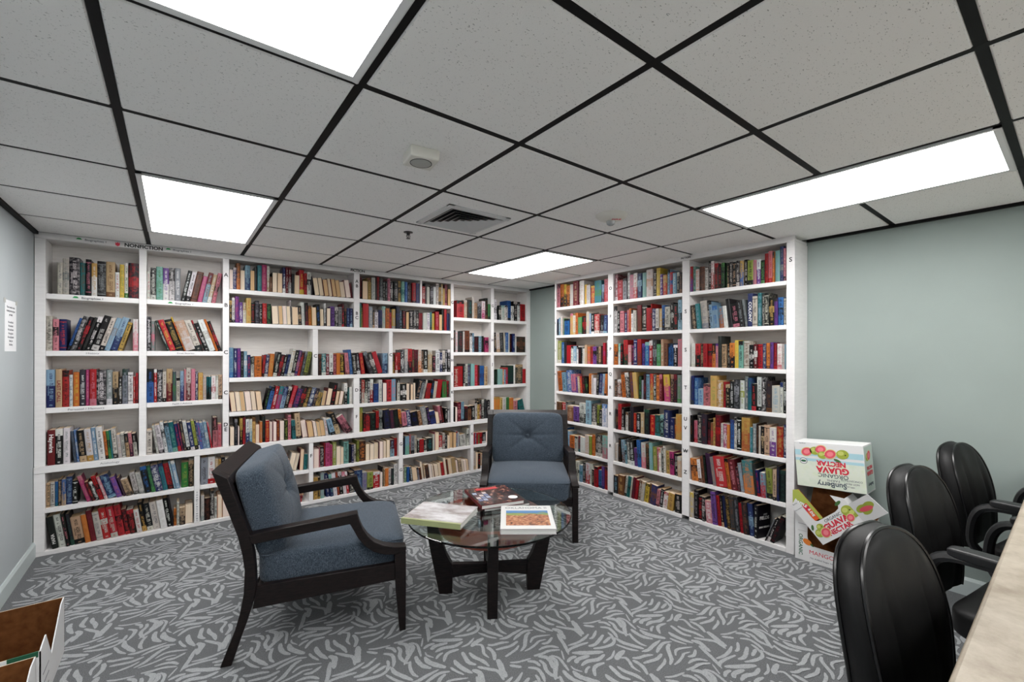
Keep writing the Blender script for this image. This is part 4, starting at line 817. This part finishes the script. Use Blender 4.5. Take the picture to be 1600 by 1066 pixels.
def flatbook(label, org, dep, th, h, d, c1, c2, seed, z):
    dv = Vector((dep[0], dep[1], 0)).normalized()
    Mx = frameM((org[0], org[1], z), (0, 0, 1), dv)
    root = empty('book', label=label, cat='book'); root.matrix_world = Mx
    F = bookgeo(random.Random(seed), th, h, d, c1, c2, False, True, (226, 226, 224))
    for sel, pn in ((0, 'cover'), (1, 'page_block')):
        o = bpy.data.objects.new(pn, bookmesh(pn, F, sel)); col.objects.link(o); o.parent = root
    return root
ZG = .4468
def cover_pic(root, name, x, y0, y1, z0, z1, m):
    b = MB(); b.box(x, x + .0005, y0, y1, z0, z1); return b.build(name, m, root)
def picmat(name, stops, scale, stretch=(1, 1, 1), detail=6):
    m = mat(name, (128, 128, 128), 0.22, 0.5, coat=0.3); n = noise(m, scale, detail, stretch=stretch, rough=.65); r = ramp(m, n.outputs[0], [(p, lin(c)) for p, c in stops]); lk(m, r.outputs[0], bsdf(m).inputs['Base Color']); return m
ua = flatbook('slim dark-covered book almost hidden under the olive-spined book on the glass table', (1.215, 2.195), (-.243, -.97), .016, .2, .27, 'E', 'W', 3, ZG)
ua.matrix_world = frameM((1.075, 2.27, ZG), (0, 0, 1), Vector((.243, -.97, 0)))
ba = flatbook('large grey picture book with olive spine at the left of the glass table', (1.137, 1.902), (.79, .61), .026, .33, .268, 'W', 'e', 5, ZG + .0165)
cover_pic(ba, 'cover_picture', .0264, .004, .266, .004, .326, picmat('grey cover photo', [(0.25, (92, 84, 82)), (.42, (168, 160, 158)), (.55, (205, 203, 205)), (.7, (232, 232, 234)), (.8, (150, 138, 128))], 9, (1, 1.6, .6)))
cover_pic(ba, 'spine_band', .0267, .0, .016, .0, .33, colmat('olive print', (158, 164, 118)))
b = MB(); b.box(.0, .026, -.0006, .0, 0, .33); b.build('spine', M['olive print'], ba)
ub = flatbook('black book under the red-spined cookbook at the back of the glass table', (1.392, 2.073), (.968, -.252), .018, .31, .29, 'k', 'k', 4, ZG)
bb = flatbook('dark photo-covered book with red spine at the back of the glass table', (1.372, 2.070), (.968, -.252), .023, .325, .268, 'R', 'r', 6, ZG + .0185)
cover_pic(bb, 'cover_picture', .0234, .003, .266, .004, .321, picmat('collage cover photo', [(0.34, (16, 14, 16)), (.5, (44, 28, 28)), (.58, (120, 62, 48)), (.64, (176, 144, 124)), (.7, (40, 34, 44)), (.8, (170, 160, 160))], 30))
cover_pic(bb, 'title_band', .0242, .06, .2, .262, .3, colmat('red print', (176, 36, 40)))
for i in range(4):
    for j in range(3):
        cover_pic(bb, 'photo_square', .0242, .016 + j * .03, .042 + j * .03, .07 + i * .04, .104 + i * .04, colmat('photo square %d' % ((i * 3 + j) % 4), [(108, 118, 150), (150, 160, 182), (86, 60, 66), (182, 170, 168)][(i * 3 + j) % 4]))
b = MB(); b.lathe([(0, .0006), (.028, .0006), (.028, 0), (0, 0)], 28); o = b.build('badge', M['paper'], bb); o.matrix_parent_inverse = Matrix(); o.rotation_euler = (0, R(90), 0); o.location = (.0244, .225, .07)
bc = flatbook('white picture book titled OKLAHOMA II with a canyon photo, front of glass table', (1.285, 1.768), (.8, -.6), .027, .335, .282, 'w', 'K', 8, ZG)
cover_pic(bc, 'jacket', .0273, .002, .28, .002, .333, mat('white glossy jacket', (226, 226, 224), .25, coat=.3))
pic = mat('canyon photo', (150, 100, 70), .25, coat=.3)
tc = nd(pic, 'ShaderNodeTexCoord'); sx = nd(pic, 'ShaderNodeSeparateXYZ'); lk(pic, tc.outputs['Object'], sx.inputs[0])
n1 = noise(pic, 14, 6, stretch=(1, .6, 2.2)); n2 = noise(pic, 60, 6, stretch=(1, 1, 1.3))
hz = mth(pic, 'ADD', sx.outputs[2], mth(pic, 'MULTIPLY', n1.outputs[0], .12))
r1 = ramp(pic, n2.outputs[0], [(.3, lin((84, 52, 40))), (.5, lin((176, 112, 80))), (.68, lin((214, 160, 116)))])
r2 = ramp(pic, hz, [(.0, lin((150, 90, 62))), (.235, lin((172, 108, 72))), (.25, lin((150, 160, 84))), (.268, lin((128, 150, 90))), (.276, lin((84, 128, 178))), (.33, lin((106, 150, 198)))])
st2 = mth(pic, 'GREATER_THAN', hz, .243)
mx = nd(pic, 'ShaderNodeMix'); mx.data_type = 'RGBA'; lk(pic, st2, mx.inputs[0]); lk(pic, r1.outputs[0], mx.inputs[6]); lk(pic, r2.outputs[0], mx.inputs[7]); lk(pic, mx.outputs[2], bsdf(pic).inputs['Base Color'])
cover_pic(bc, 'cover_picture', .0282, .03, .258, .045, .255, pic)
text_mesh('title', 'OKLAHOMA II', .036, colmat('slate print', (70, 74, 84)), bc, frameM((.0284, .141, .295), (0, 1, 0), (0, 0, 1)), 1.02, .0003)

# ------------------------------------------------------------------ counter
t = empty('counter', (2.03, -.3, 0), label='long beige laminate counter at the right edge, black chairs pushed under it', cat='counter')
b = MB(); x0, x1 = -1.45, 1.485
prof = [(.45, .722), (.45, .752)] + [(.45 - .012 + .012 * math.cos(R(a)), .748 + .012 * math.sin(R(a))) for a in (15, 45, 75, 90)] + [(-.35, .76), (-.35, .722)]
b.prism(prof, x0, x1, 'x'); b.build('worktop', M['laminate'], t, smooth=20)
b = MB(); b.box(x0 + .03, x1, -.34, -.31, .0, .7215); b.build('back_panel', M['cabinet'], t)
for x in (x0 + .04, x1 - .03): b = MB(); b.box(x, x + .025, -.31, .3, 0, .7215); b.build('side_panel', M['cabinet'], t) if x < 0 else None

# ------------------------------------------------------------------ black office chairs
def smoothpts(P_, per=4):
    P_ = [Vector(p) for p in P_]; q = [P_[0]] + P_ + [P_[-1]]; out = []
    for i in range(len(P_) - 1):
        p0, p1, p2, p3 = q[i:i + 4]
        for k in range(per): t = k / per; out.append(.5 * (2 * p1 + (p2 - p0) * t + (2 * p0 - 5 * p1 + 4 * p2 - p3) * t * t + (3 * p1 - p0 - 3 * p2 + p3) * t ** 3))
    return out + [P_[-1]]
def make_chair(label, loc, rz):
    t = empty('office_chair', loc, rz, label=label, cat='office chair', group='black office chairs along the counter')
    Lm = M['leather']
    z0, z1, zc = .44, .90, .66
    def hw(z):
        if z < zc: return .145 + .04 * ((z - z0) / (zc - z0)) ** .8 if z > z0 else .145
        return .185 * max(0, 1 - ((z - zc) / (z1 - zc)) ** 3.0) ** .45
    def yc(z): return -.27 - .085 * ((z - z0) / (z1 - z0)) ** 2
    def zpar(v): return z0 + (z1 - z0) * (1 - (1 - v) ** 1.7)
    NV, NU = 26, 20
    def front(u, v):
        z = zpar(v); a = (2 * u - 1); w_ = hw(z); x = a * w_
        puff = .018 * (1 - abs(a) ** 4) * (1 - abs(2 * v - 1) ** 6)
        return (x, yc(z) + .016 + .008 * abs(a) ** 2.2 * min(1, w_ / .2) + puff - .01 * math.exp(-((abs(x) - .09) / .012) ** 2) * min(1, max(0, (w_ - .12) / .06)), z)
    def back(u, v):
        z = zpar(v); a = (2 * u - 1); w_ = hw(z); x = a * w_
        return (x, yc(z) - .07 - .02 * (1 - v) + .045 * abs(a) ** 3.2 * min(1, w_ / .2) + .05 * v ** 5, z)
    b = MB(); b.grid(front, NU, NV); b.build('backrest_pad', Lm, t, smooth='all')
    b = MB(); b.grid(back, NU, NV); b.build('backrest_shell', Lm, t, smooth='all')
    # side band that joins pad and shell
    def rim(sgn):
        def fn(u, v):
            f_ = Vector(front((1 + sgn) / 2, v)); k_ = Vector(back((1 + sgn) / 2, v)); p = f_.lerp(k_, u); p.x += sgn * .014 * math.sin(math.pi * u) * min(1, abs(f_.x) / .1); return p
        return fn
    b = MB()
    for s in (-1, 1): b.grid(rim(s), 7, NV)
    b.grid(lambda u, v: Vector(front(u, 0)).lerp(Vector(back(u, 0)), v), NU, 3)
    b.build('side_band', Lm, t, smooth='all', weld=.0003)
    b = MB(); E2 = [Vector(front(0, i / 30)) + Vector((-.002, 0, 0)) for i in range(31)] + [Vector(front(1, 1 - i / 30)) + Vector((.002, 0, 0)) for i in range(31)]
    b.tube(E2, .0055, 7); b.build('piping', M['piping'], t, smooth=True)
    b = MB(); E2 = [Vector(back(0, i / 30)) + Vector((-.002, 0, 0)) for i in range(31)] + [Vector(back(1, 1 - i / 30)) + Vector((.002, 0, 0)) for i in range(31)]
    b.tube(E2, .005, 7); b.build('piping', M['piping'], t, smooth=True)
    def sd(r_, q):
        x, y, z = r_
        if z > 0: z += .012 * (abs(x) / .25) ** 2
        if y > .15: z -= .5 * (y - .15) ** 1.5
        return Vector((x, y, z))
    b = rbox(18, 6, (.50, .50, .10), sd); b.build('seat', Lm, t, smooth='all', weld=.0005, loc=(0, .07, .445))
    for s in (-1, 1):
        X = s * .285
        b = MB(); b.tube(smoothpts([(X, .17, .43), (X, .19, .50), (X, .19, .60), (X, .17, .672), (X, .10, .69), (X, -.06, .688), (X, -.155, .68), (X, -.195, .64), (X, -.21, .57), (X, -.205, .50), (X * .9, -.16, .44)]), .017, 8, flat=1.3)
        b.build('arm_frame', M['armplastic'], t, smooth=True)
        b = rbox(12, 5, (.062, .30, .034)); b.build('armrest', M['armplastic'], t, smooth='all', weld=.0005, loc=(X, 0.0, .705))
    b = MB(); b.box(-.12, .12, -.08, .14, .37, .395); b.build('seat_plate', M['armplastic'], t)
    b = MB(); b.lathe([(0, .37), (.026, .37), (.026, .2), (.04, .2), (.045, .085), (0, .085)], 18); b.build('gas_column', M['armplastic'], t, smooth=True)
    for k in range(5):
        a = R(72 * k + 18); c, s = math.cos(a), math.sin(a)
        b = MB(); b.tube([(.03 * c, .03 * s, .12), (.17 * c, .17 * s, .10), (.29 * c, .29 * s, .075)], [.026, .022, .016], 8); b.build('star_leg', M['armplastic'], t, smooth=True)
        b = MB(); Mx = Matrix.Translation((.29 * c, .29 * s, .028)) @ Matrix.Rotation(a, 4, 'Z') @ Matrix.Rotation(math.pi / 2, 4, 'X')
        for q in (-.012, .012):
            n0 = len(b.v); b.lathe([(0, q - .008), (.024, q - .008), (.027, q), (.024, q + .008), (0, q + .008)], 16)
            for i in range(n0, len(b.v)): b.v[i] = tuple(Mx @ Vector(b.v[i]))
        b.tube([(.29 * c, .29 * s, .03), (.29 * c, .29 * s, .07)], .008, 6); b.build('caster', M['armplastic'], t, smooth=True)
    return t
make_chair('black leather office chair nearest the camera, its tall back cut by the bottom edge', (1.38, -.015, 0), R(170))
make_chair('black leather office chair in the middle of the row of three', (2.28, .075, 0), R(170))
make_chair('black leather office chair farthest away, against the pale green wall', (3.07, .05, 0), R(170))

# ------------------------------------------------------------------ fruit cartons beside the right bookcase
def disc(parent, name, m, x, y, rx, ry, Mx, rot=0, lift=0.0):
    pts = [(x + rx * math.cos(a) * math.cos(rot) - ry * math.sin(a) * math.sin(rot), y + rx * math.cos(a) * math.sin(rot) + ry * math.sin(a) * math.cos(rot), lift) for a in [2 * math.pi * k / 28 for k in range(28)]]
    b = MB(); b.face([Mx @ Vector(p) for p in pts]); return b.build(name, m, parent, fix=False)
gv = colmat('guava skin print', (158, 170, 62)); pk = colmat('guava flesh print', (222, 84, 100)); pk2 = colmat('guava rind print', (214, 206, 140)); lf = colmat('leaf print', (64, 104, 52)); rd = colmat('red carton lettering', (206, 36, 60)); gn = colmat('green carton lettering', (32, 96, 62)); gy = colmat('grey carton lettering', (70, 82, 92))
def guava(parent, Mx, x, y, r_, cut, k):
    l0 = .0006 + .0002 * k
    if cut:
        disc(parent, 'fruit_print', pk2, x, y, r_, r_ * .82, Mx, .5, l0); disc(parent, 'fruit_print', pk, x, y, r_ * .87, r_ * .7, Mx, .5, l0 + .0002); disc(parent, 'fruit_print', colmat('guava seeds print', (236, 130, 138)), x, y, r_ * .5, r_ * .4, Mx, .5, l0 + .0004)
    else:
        disc(parent, 'fruit_print', gv, x, y, r_, r_ * .86, Mx, .2, l0); disc(parent, 'fruit_print', colmat('guava light print', (196, 202, 108)), x - r_ * .25, y + r_ * .2, r_ * .5, r_ * .4, Mx, .2, l0 + .0002)
        disc(parent, 'fruit_print', colmat('guava stem print', (52, 40, 26)), x + r_ * .45, y - r_ * .1, r_ * .12, r_ * .12, Mx, 0, l0 + .0003)
def leafp(parent, Mx, x, y, L_, a, k=0): disc(parent, 'leaf_print', lf, x, y, L_, L_ * .42, Mx, a, .0005 + .0001 * k)
def hollow(parent, w_, h_, d_, mats, skip=(), th=.004, front=None):
    """open carton: x width, y height, z toward viewer (front at z=0, back at -d)"""
    pn = {'left': (0, th, 0, h_, -d_, 0), 'right': (w_ - th, w_, 0, h_, -d_, 0), 'bottom': (th, w_ - th, 0, th, -d_, 0), 'top': (th, w_ - th, h_ - th, h_, -d_, 0), 'back': (th, w_ - th, th, h_ - th, -d_, -d_ + th)}
    for k, (a, b_, c, d, e, f) in pn.items():
        if k in skip: continue
        b = MB(); b.box(a, b_, c, d, e, f)
        o = b.build('side_panel', mats, parent)
        for p_ in o.data.polygons:      # white print outside, kraft inside
            n = p_.normal; out = {'left': n.x < -.5, 'right': n.x > .5, 'bottom': n.y < -.5, 'top': n.y > .5, 'back': n.z < -.5}[k]
            p_.material_index = 0 if out else 1
KM = [M['card'], M['kraft']]
# bottom: mango nectar carton, open at the front
t = empty('carton', label='white MANGO NECTAR carton on the carpet, lowest of the stacked cartons', cat='carton'); t.matrix_world = frameM((3.262, 1.164, .0015), (.06, -1, 0), (0, 0, 1))
hollow(t, .40, .325, .2, KM, skip=('top',))
b = MB()
b.prism([(0, 0), (.40, 0), (.40, .095), (.10, .105), (.075, .13), (.07, .16), (.072, .30), (.072, .325), (0, .325)], 0, .004, 'z', mi=0); b.build('front_panel', [M['card']], t)
I = frameM((0, 0, .0042), (1, 0, 0), (0, 1, 0))
text_mesh('lettering', 'MANGO NECTAR', .036, rd, t, I @ frameM((.222, .062, 0), (1, -.02, 0), (.02, 1, 0)), 1.0, .0016)
text_mesh('lettering', 'No Added Sugar Nectar from Fresh Fruit', .014, gy, t, I @ frameM((.215, .028, 0), (1, 0, 0), (0, 1, 0)), 1.1)
text_mesh('lettering', 'ORGANIC', .03, gn, t, I @ frameM((.032, .1, 0), (0, -1, 0), (1, 0, 0)), 1.0, .0005)
disc(t, 'fruit_print', colmat('mango print', (226, 128, 44)), .07, .125, .026, .018, I, -.5, .0004); leafp(t, I, .095, .112, .013, -.7, 1)
b = MB(); b.box(.018, .064, .235, .237, .0042, .0048); b.box(.018, .064, .19, .191, .0042, .0048); b.box(.018, .064, .29, .291, .0042, .0048); b.build('printed_line', M['greyink'], t)
# middle: guava carton leaning on its corner
t = empty('carton', label='white guava nectar carton tipped on its corner, middle of the stacked cartons', cat='carton')
e1 = Vector((.0, -.731, .682)); e2 = Vector((0, .682, .731))
t.matrix_world = frameM((3.238, .998, .148), e1, e2)
hollow(t, .295, .16, .17, KM, skip=('left', 'back', 'top'))
b = MB(); b.prism([(0, .004), (.291, .004), (.291, .16), (.14, .305), (0, .195)], -.17, -.166, 'z'); b.build('back_wall', [M['kraft']], t)
b = MB(); b.prism([(0, 0), (.295, 0), (.295, .162), (.245, .21), (.245, .15), (.23, .13), (.20, .122), (.075, .122), (.062, .13), (.058, .15), (.058, .29), (0, .265)], 0, .004, 'z'); b.build('front_panel', [M['card']], t)
b = MB(); b.prism([(0, 0), (.165, .0), (.150, .125), (0, .125)], 0, .004, 'z', M=frameM((.296, 0, .003), (1, .0, .35), (0, 1, 0))); b.build('end_flap', [M['card']], t)
FM = frameM((.296, 0, .0072), (1, 0, .35), (0, 1, 0))
for (x, y, a) in ((.05, .075, .4), (.075, .055, .5), (.1, .075, .3)): disc(t, 'fruit_print', gv, x, y, .038, .02, FM, -.3 + a, .0004)
disc(t, 'fruit_print', pk, .075, .065, .045, .014, FM, -.1, .0008)
text_mesh('lettering', 'ORGANIC', .024, gy, t, I @ frameM((.165, .103, 0), (1, 0, 0), (0, 1, 0)), 1.05, .0003)
text_mesh('lettering', 'GUAVA', .044, rd, t, I @ frameM((.16, .071, 0), (1, 0, 0), (0, 1, 0)), 1.1, .0022)
text_mesh('lettering', 'NECTAR', .036, rd, t, I @ frameM((.155, .034, 0), (1, 0, 0), (0, 1, 0)), 1.1, .0016)
text_mesh('lettering', 'farms', .014, gy, t, I @ frameM((.03, .265, 0), (1, 0, 0), (0, 1, 0))); text_mesh('lettering', 'from concentrate', .009, gy, t, I @ frameM((.029, .23, 0), (1, 0, 0), (0, 1, 0)), .8)
guava(t, I, .035, .062, .028, False, 0); guava(t, I, .062, .09, .022, False, 1); guava(t, I, .068, .05, .034, True, 2); leafp(t, I, .02, .105, .018, .9, 2)
guava(t, I, .262, .1, .034, False, 0); guava(t, I, .285, .075, .03, False, 1); guava(t, I, .25, .06, .026, True, 3); leafp(t, I, .248, .155, .022, .2, 1)
# orange and green inner flap that shows behind the white strip
b = MB(); b.prism([(.004, .13), (.112, .13), (.112, .325), (.08, .34), (.004, .258)], -.006, -.002, 'z'); b.build('inner_flap', [colmat('orange print', (226, 92, 34))], t)
b = MB(); b.prism([(.092, .125), (.112, .125), (.112, .325), (.092, .335)], -.0019, -.001, 'z'); b.prism([(.004, .225), (.092, .24), (.092, .335), (.08, .34), (.004, .258)], -.0019, -.0012, 'z'); b.build('green_band', colmat('lime print', (168, 178, 78)), t)
text_mesh('lettering', 'APPLE', .024, M['paper'], t, frameM((.066, .245, .0001), (.5, -1, 0), (1, .5, 0)), .9, .001); text_mesh('lettering', '& EVE', .022, M['paper'], t, frameM((.078, .18, .0001), (-.1, -1, 0), (1, -.1, 0)), .9, .001)
disc(t, 'fruit_print', rd, .07, .215, .02, .024, Matrix.Translation((0, 0, -.001)), 0, .0002)

# top: closed guava carton, upside down
t = empty('carton', label='closed guava nectar carton printed upside down, topmost of the stacked cartons', cat='carton')
ca_ = R(4.5); t.matrix_world = frameM((3.284, 1.158, .4785), (0, -math.cos(ca_), math.sin(ca_)), (0, math.sin(ca_), math.cos(ca_)))
wd, ht, dp = .372, .288, .17
b = MB(); b.box(0, wd, 0, ht, -dp, 0); b.build('box', M['card'], t, bevel=.002)
PB = picmat('beach print', [(.3, (206, 222, 200)), (.5, (222, 228, 214)), (.7, (214, 226, 190))], 9)
b = MB(); b.box(.002, wd - .002, .002, ht * .58, .0002, .0006); b.build('print_band', PB, t)
b = MB(); b.box(.002, wd - .002, ht * .58, ht * .64, .0002, .0006); b.box(.002, wd - .002, ht * .7, ht * .82, .0002, .0006); b.build('print_band', colmat('sea print', (168, 206, 216)), t)
Iu = frameM((0, 0, .001), (-1, 0, 0), (0, -1, 0))
def U(x, y): return Iu @ Matrix.Translation((-x, -y, 0))
text_mesh('lettering', 'GUAVA', .05, rd, t, U(.205, .122), 1.02, .0022); text_mesh('lettering', 'NECTAR', .04, rd, t, U(.2, .162), 1.0, .0018)
text_mesh('lettering', 'ORGANIC', .034, gy, t, U(.205, .086), 1.05, .0003); text_mesh('lettering', 'SunBerry', .044, gy, t, U(.195, .03), .95, .001); text_mesh('lettering', 'FARMS', .018, gy, t, U(.205, .057), 1.3)
for x, y, s, z in ((.3, .05, 'NOT FROM', .015), (.3, .068, 'CONCENTRATE', .015), (.29, .03, '100% juice', .012), (.05, .279, 'serving size', .008)): text_mesh('lettering', s, z, gy, t, U(x, y))
Iv = frameM((0, 0, .0008), (1, 0, 0), (0, 1, 0))
guava(t, Iv, .07, .226, .035, True, 0); guava(t, Iv, .118, .236, .03, False, 1); guava(t, Iv, .15, .247, .034, True, 2); guava(t, Iv, .158, .212, .027, False, 4); guava(t, Iv, .2, .222, .036, True, 5); guava(t, Iv, .265, .226, .033, False, 1); leafp(t, Iv, .235, .185, .02, -.4)
disc(t, 'badge', gy, .048, .165, .022, .02, Iv, 0, .0006); disc(t, 'badge', M['card'], .048, .165, .019, .017, Iv, 0, .0008); disc(t, 'badge', gn, .048, .165, .016, .007, Iv, 0, .001)
Is = frameM((wd + .0006, 0, 0), (0, 0, -1), (0, 1, 0))
b = MB(); b.box(wd + .0002, wd + .0006, .01, ht - .01, -dp + .008, -.006); b.build('side_print', colmat('pale green print', (196, 212, 202)), t)
guava(t, Is, .085, .222, .036, True, 1); guava(t, Is, .055, .215, .028, False, 0)
text_mesh('lettering', 'NECTAR', .026, rd, t, Is @ Matrix.Translation((.085, .15, .0006)) @ Matrix.Rotation(math.pi, 4, 'Z'), 1.0, .001); text_mesh('lettering', 'GUAVA', .034, rd, t, Is @ Matrix.Translation((.085, .118, .0006)) @ Matrix.Rotation(math.pi, 4, 'Z'), 1.0, .0014)
text_mesh('lettering', 'SunBerry', .026, gy, t, Is @ Matrix.Translation((.085, .05, .0006)) @ Matrix.Rotation(math.pi, 4, 'Z'), 1.0, .0006)

# ------------------------------------------------------------------ open cardboard boxes at lower left
def openbox(label, x0, x1, y0, y1, h, green):
    t = empty('cardboard_box', (x0, y0, .0015), label=label, cat='cardboard box', group='open cardboard boxes by the left wall')
    W_, D_ = x1 - x0, y1 - y0
    def panel(name, pts_lo, pts_hi, out):
        # quad wall with thickness: lower edge, upper edge, outward normal
        (a, b_), (c, d) = pts_lo, pts_hi; n = Vector(out) * .004
        mb = MB(); A_ = [Vector(p) for p in (a, b_, d, c)]; mb.face(A_, 0); mb.face([p - n for p in reversed(A_)], 1)
        for i in range(4): mb.face([A_[i], A_[i] - n, A_[(i + 1) % 4] - n, A_[(i + 1) % 4]], 2)
        return mb.build(name, [M['card'], M['kraft'], M['cutedge']], t, fix=False)
    panel('back_wall', ((0, D_, 0), (W_, D_, 0)), ((0, D_, h), (W_, D_, h)), (0, 1, 0))
    panel('front_wall', ((0, 0, 0), (W_, 0, 0)), ((0, 0, h * .97), (W_, 0, h * .97)), (0, -1, 0))
    panel('left_wall', ((0, 0, 0), (0, D_, 0)), ((0, 0, h), (0, D_, h)), (-1, 0, 0))
    b = MB(); b.prism([(0, 0), (D_, 0), (D_, h), (D_ * .86, h * .98), (D_ * .42, h * .52), (D_ * .2, h * 1.04), (D_ * .06, h), (0, h * .97)], W_ - .004, W_, 'x'); o = b.build('side_wall', [M['card'], M['kraft']], t)
    for p_ in o.data.polygons: p_.material_index = 1 if p_.normal.x < -.5 else 0
    b = MB(); b.box(.004, W_ - .004, .004, D_ - .004, .0, .004); b.build('bottom', M['kraft'], t)
    if green: b = MB(); b.box(W_ - .085, W_ - .006, -.0007, .0047, h * .97 - .02, h * .97 + .0006); b.build('print_band', M['cardgreen'], t)
    for k in range(3):
        b = MB(); b.box(W_ + .0002, W_ + .0008, D_ * .08, D_ * .3, h * (.2 + .16 * k), h * (.2 + .16 * k) + .004); b.build('printed_line', M['greyink'], t)
openbox('open brown cardboard box by the left wall, the farther of two', -.715, -.392, 2.36, 2.80, .245, True)
openbox('open brown cardboard box at the lower left corner, nearer the camera', -.715, -.40, 1.86, 2.335, .235, False)
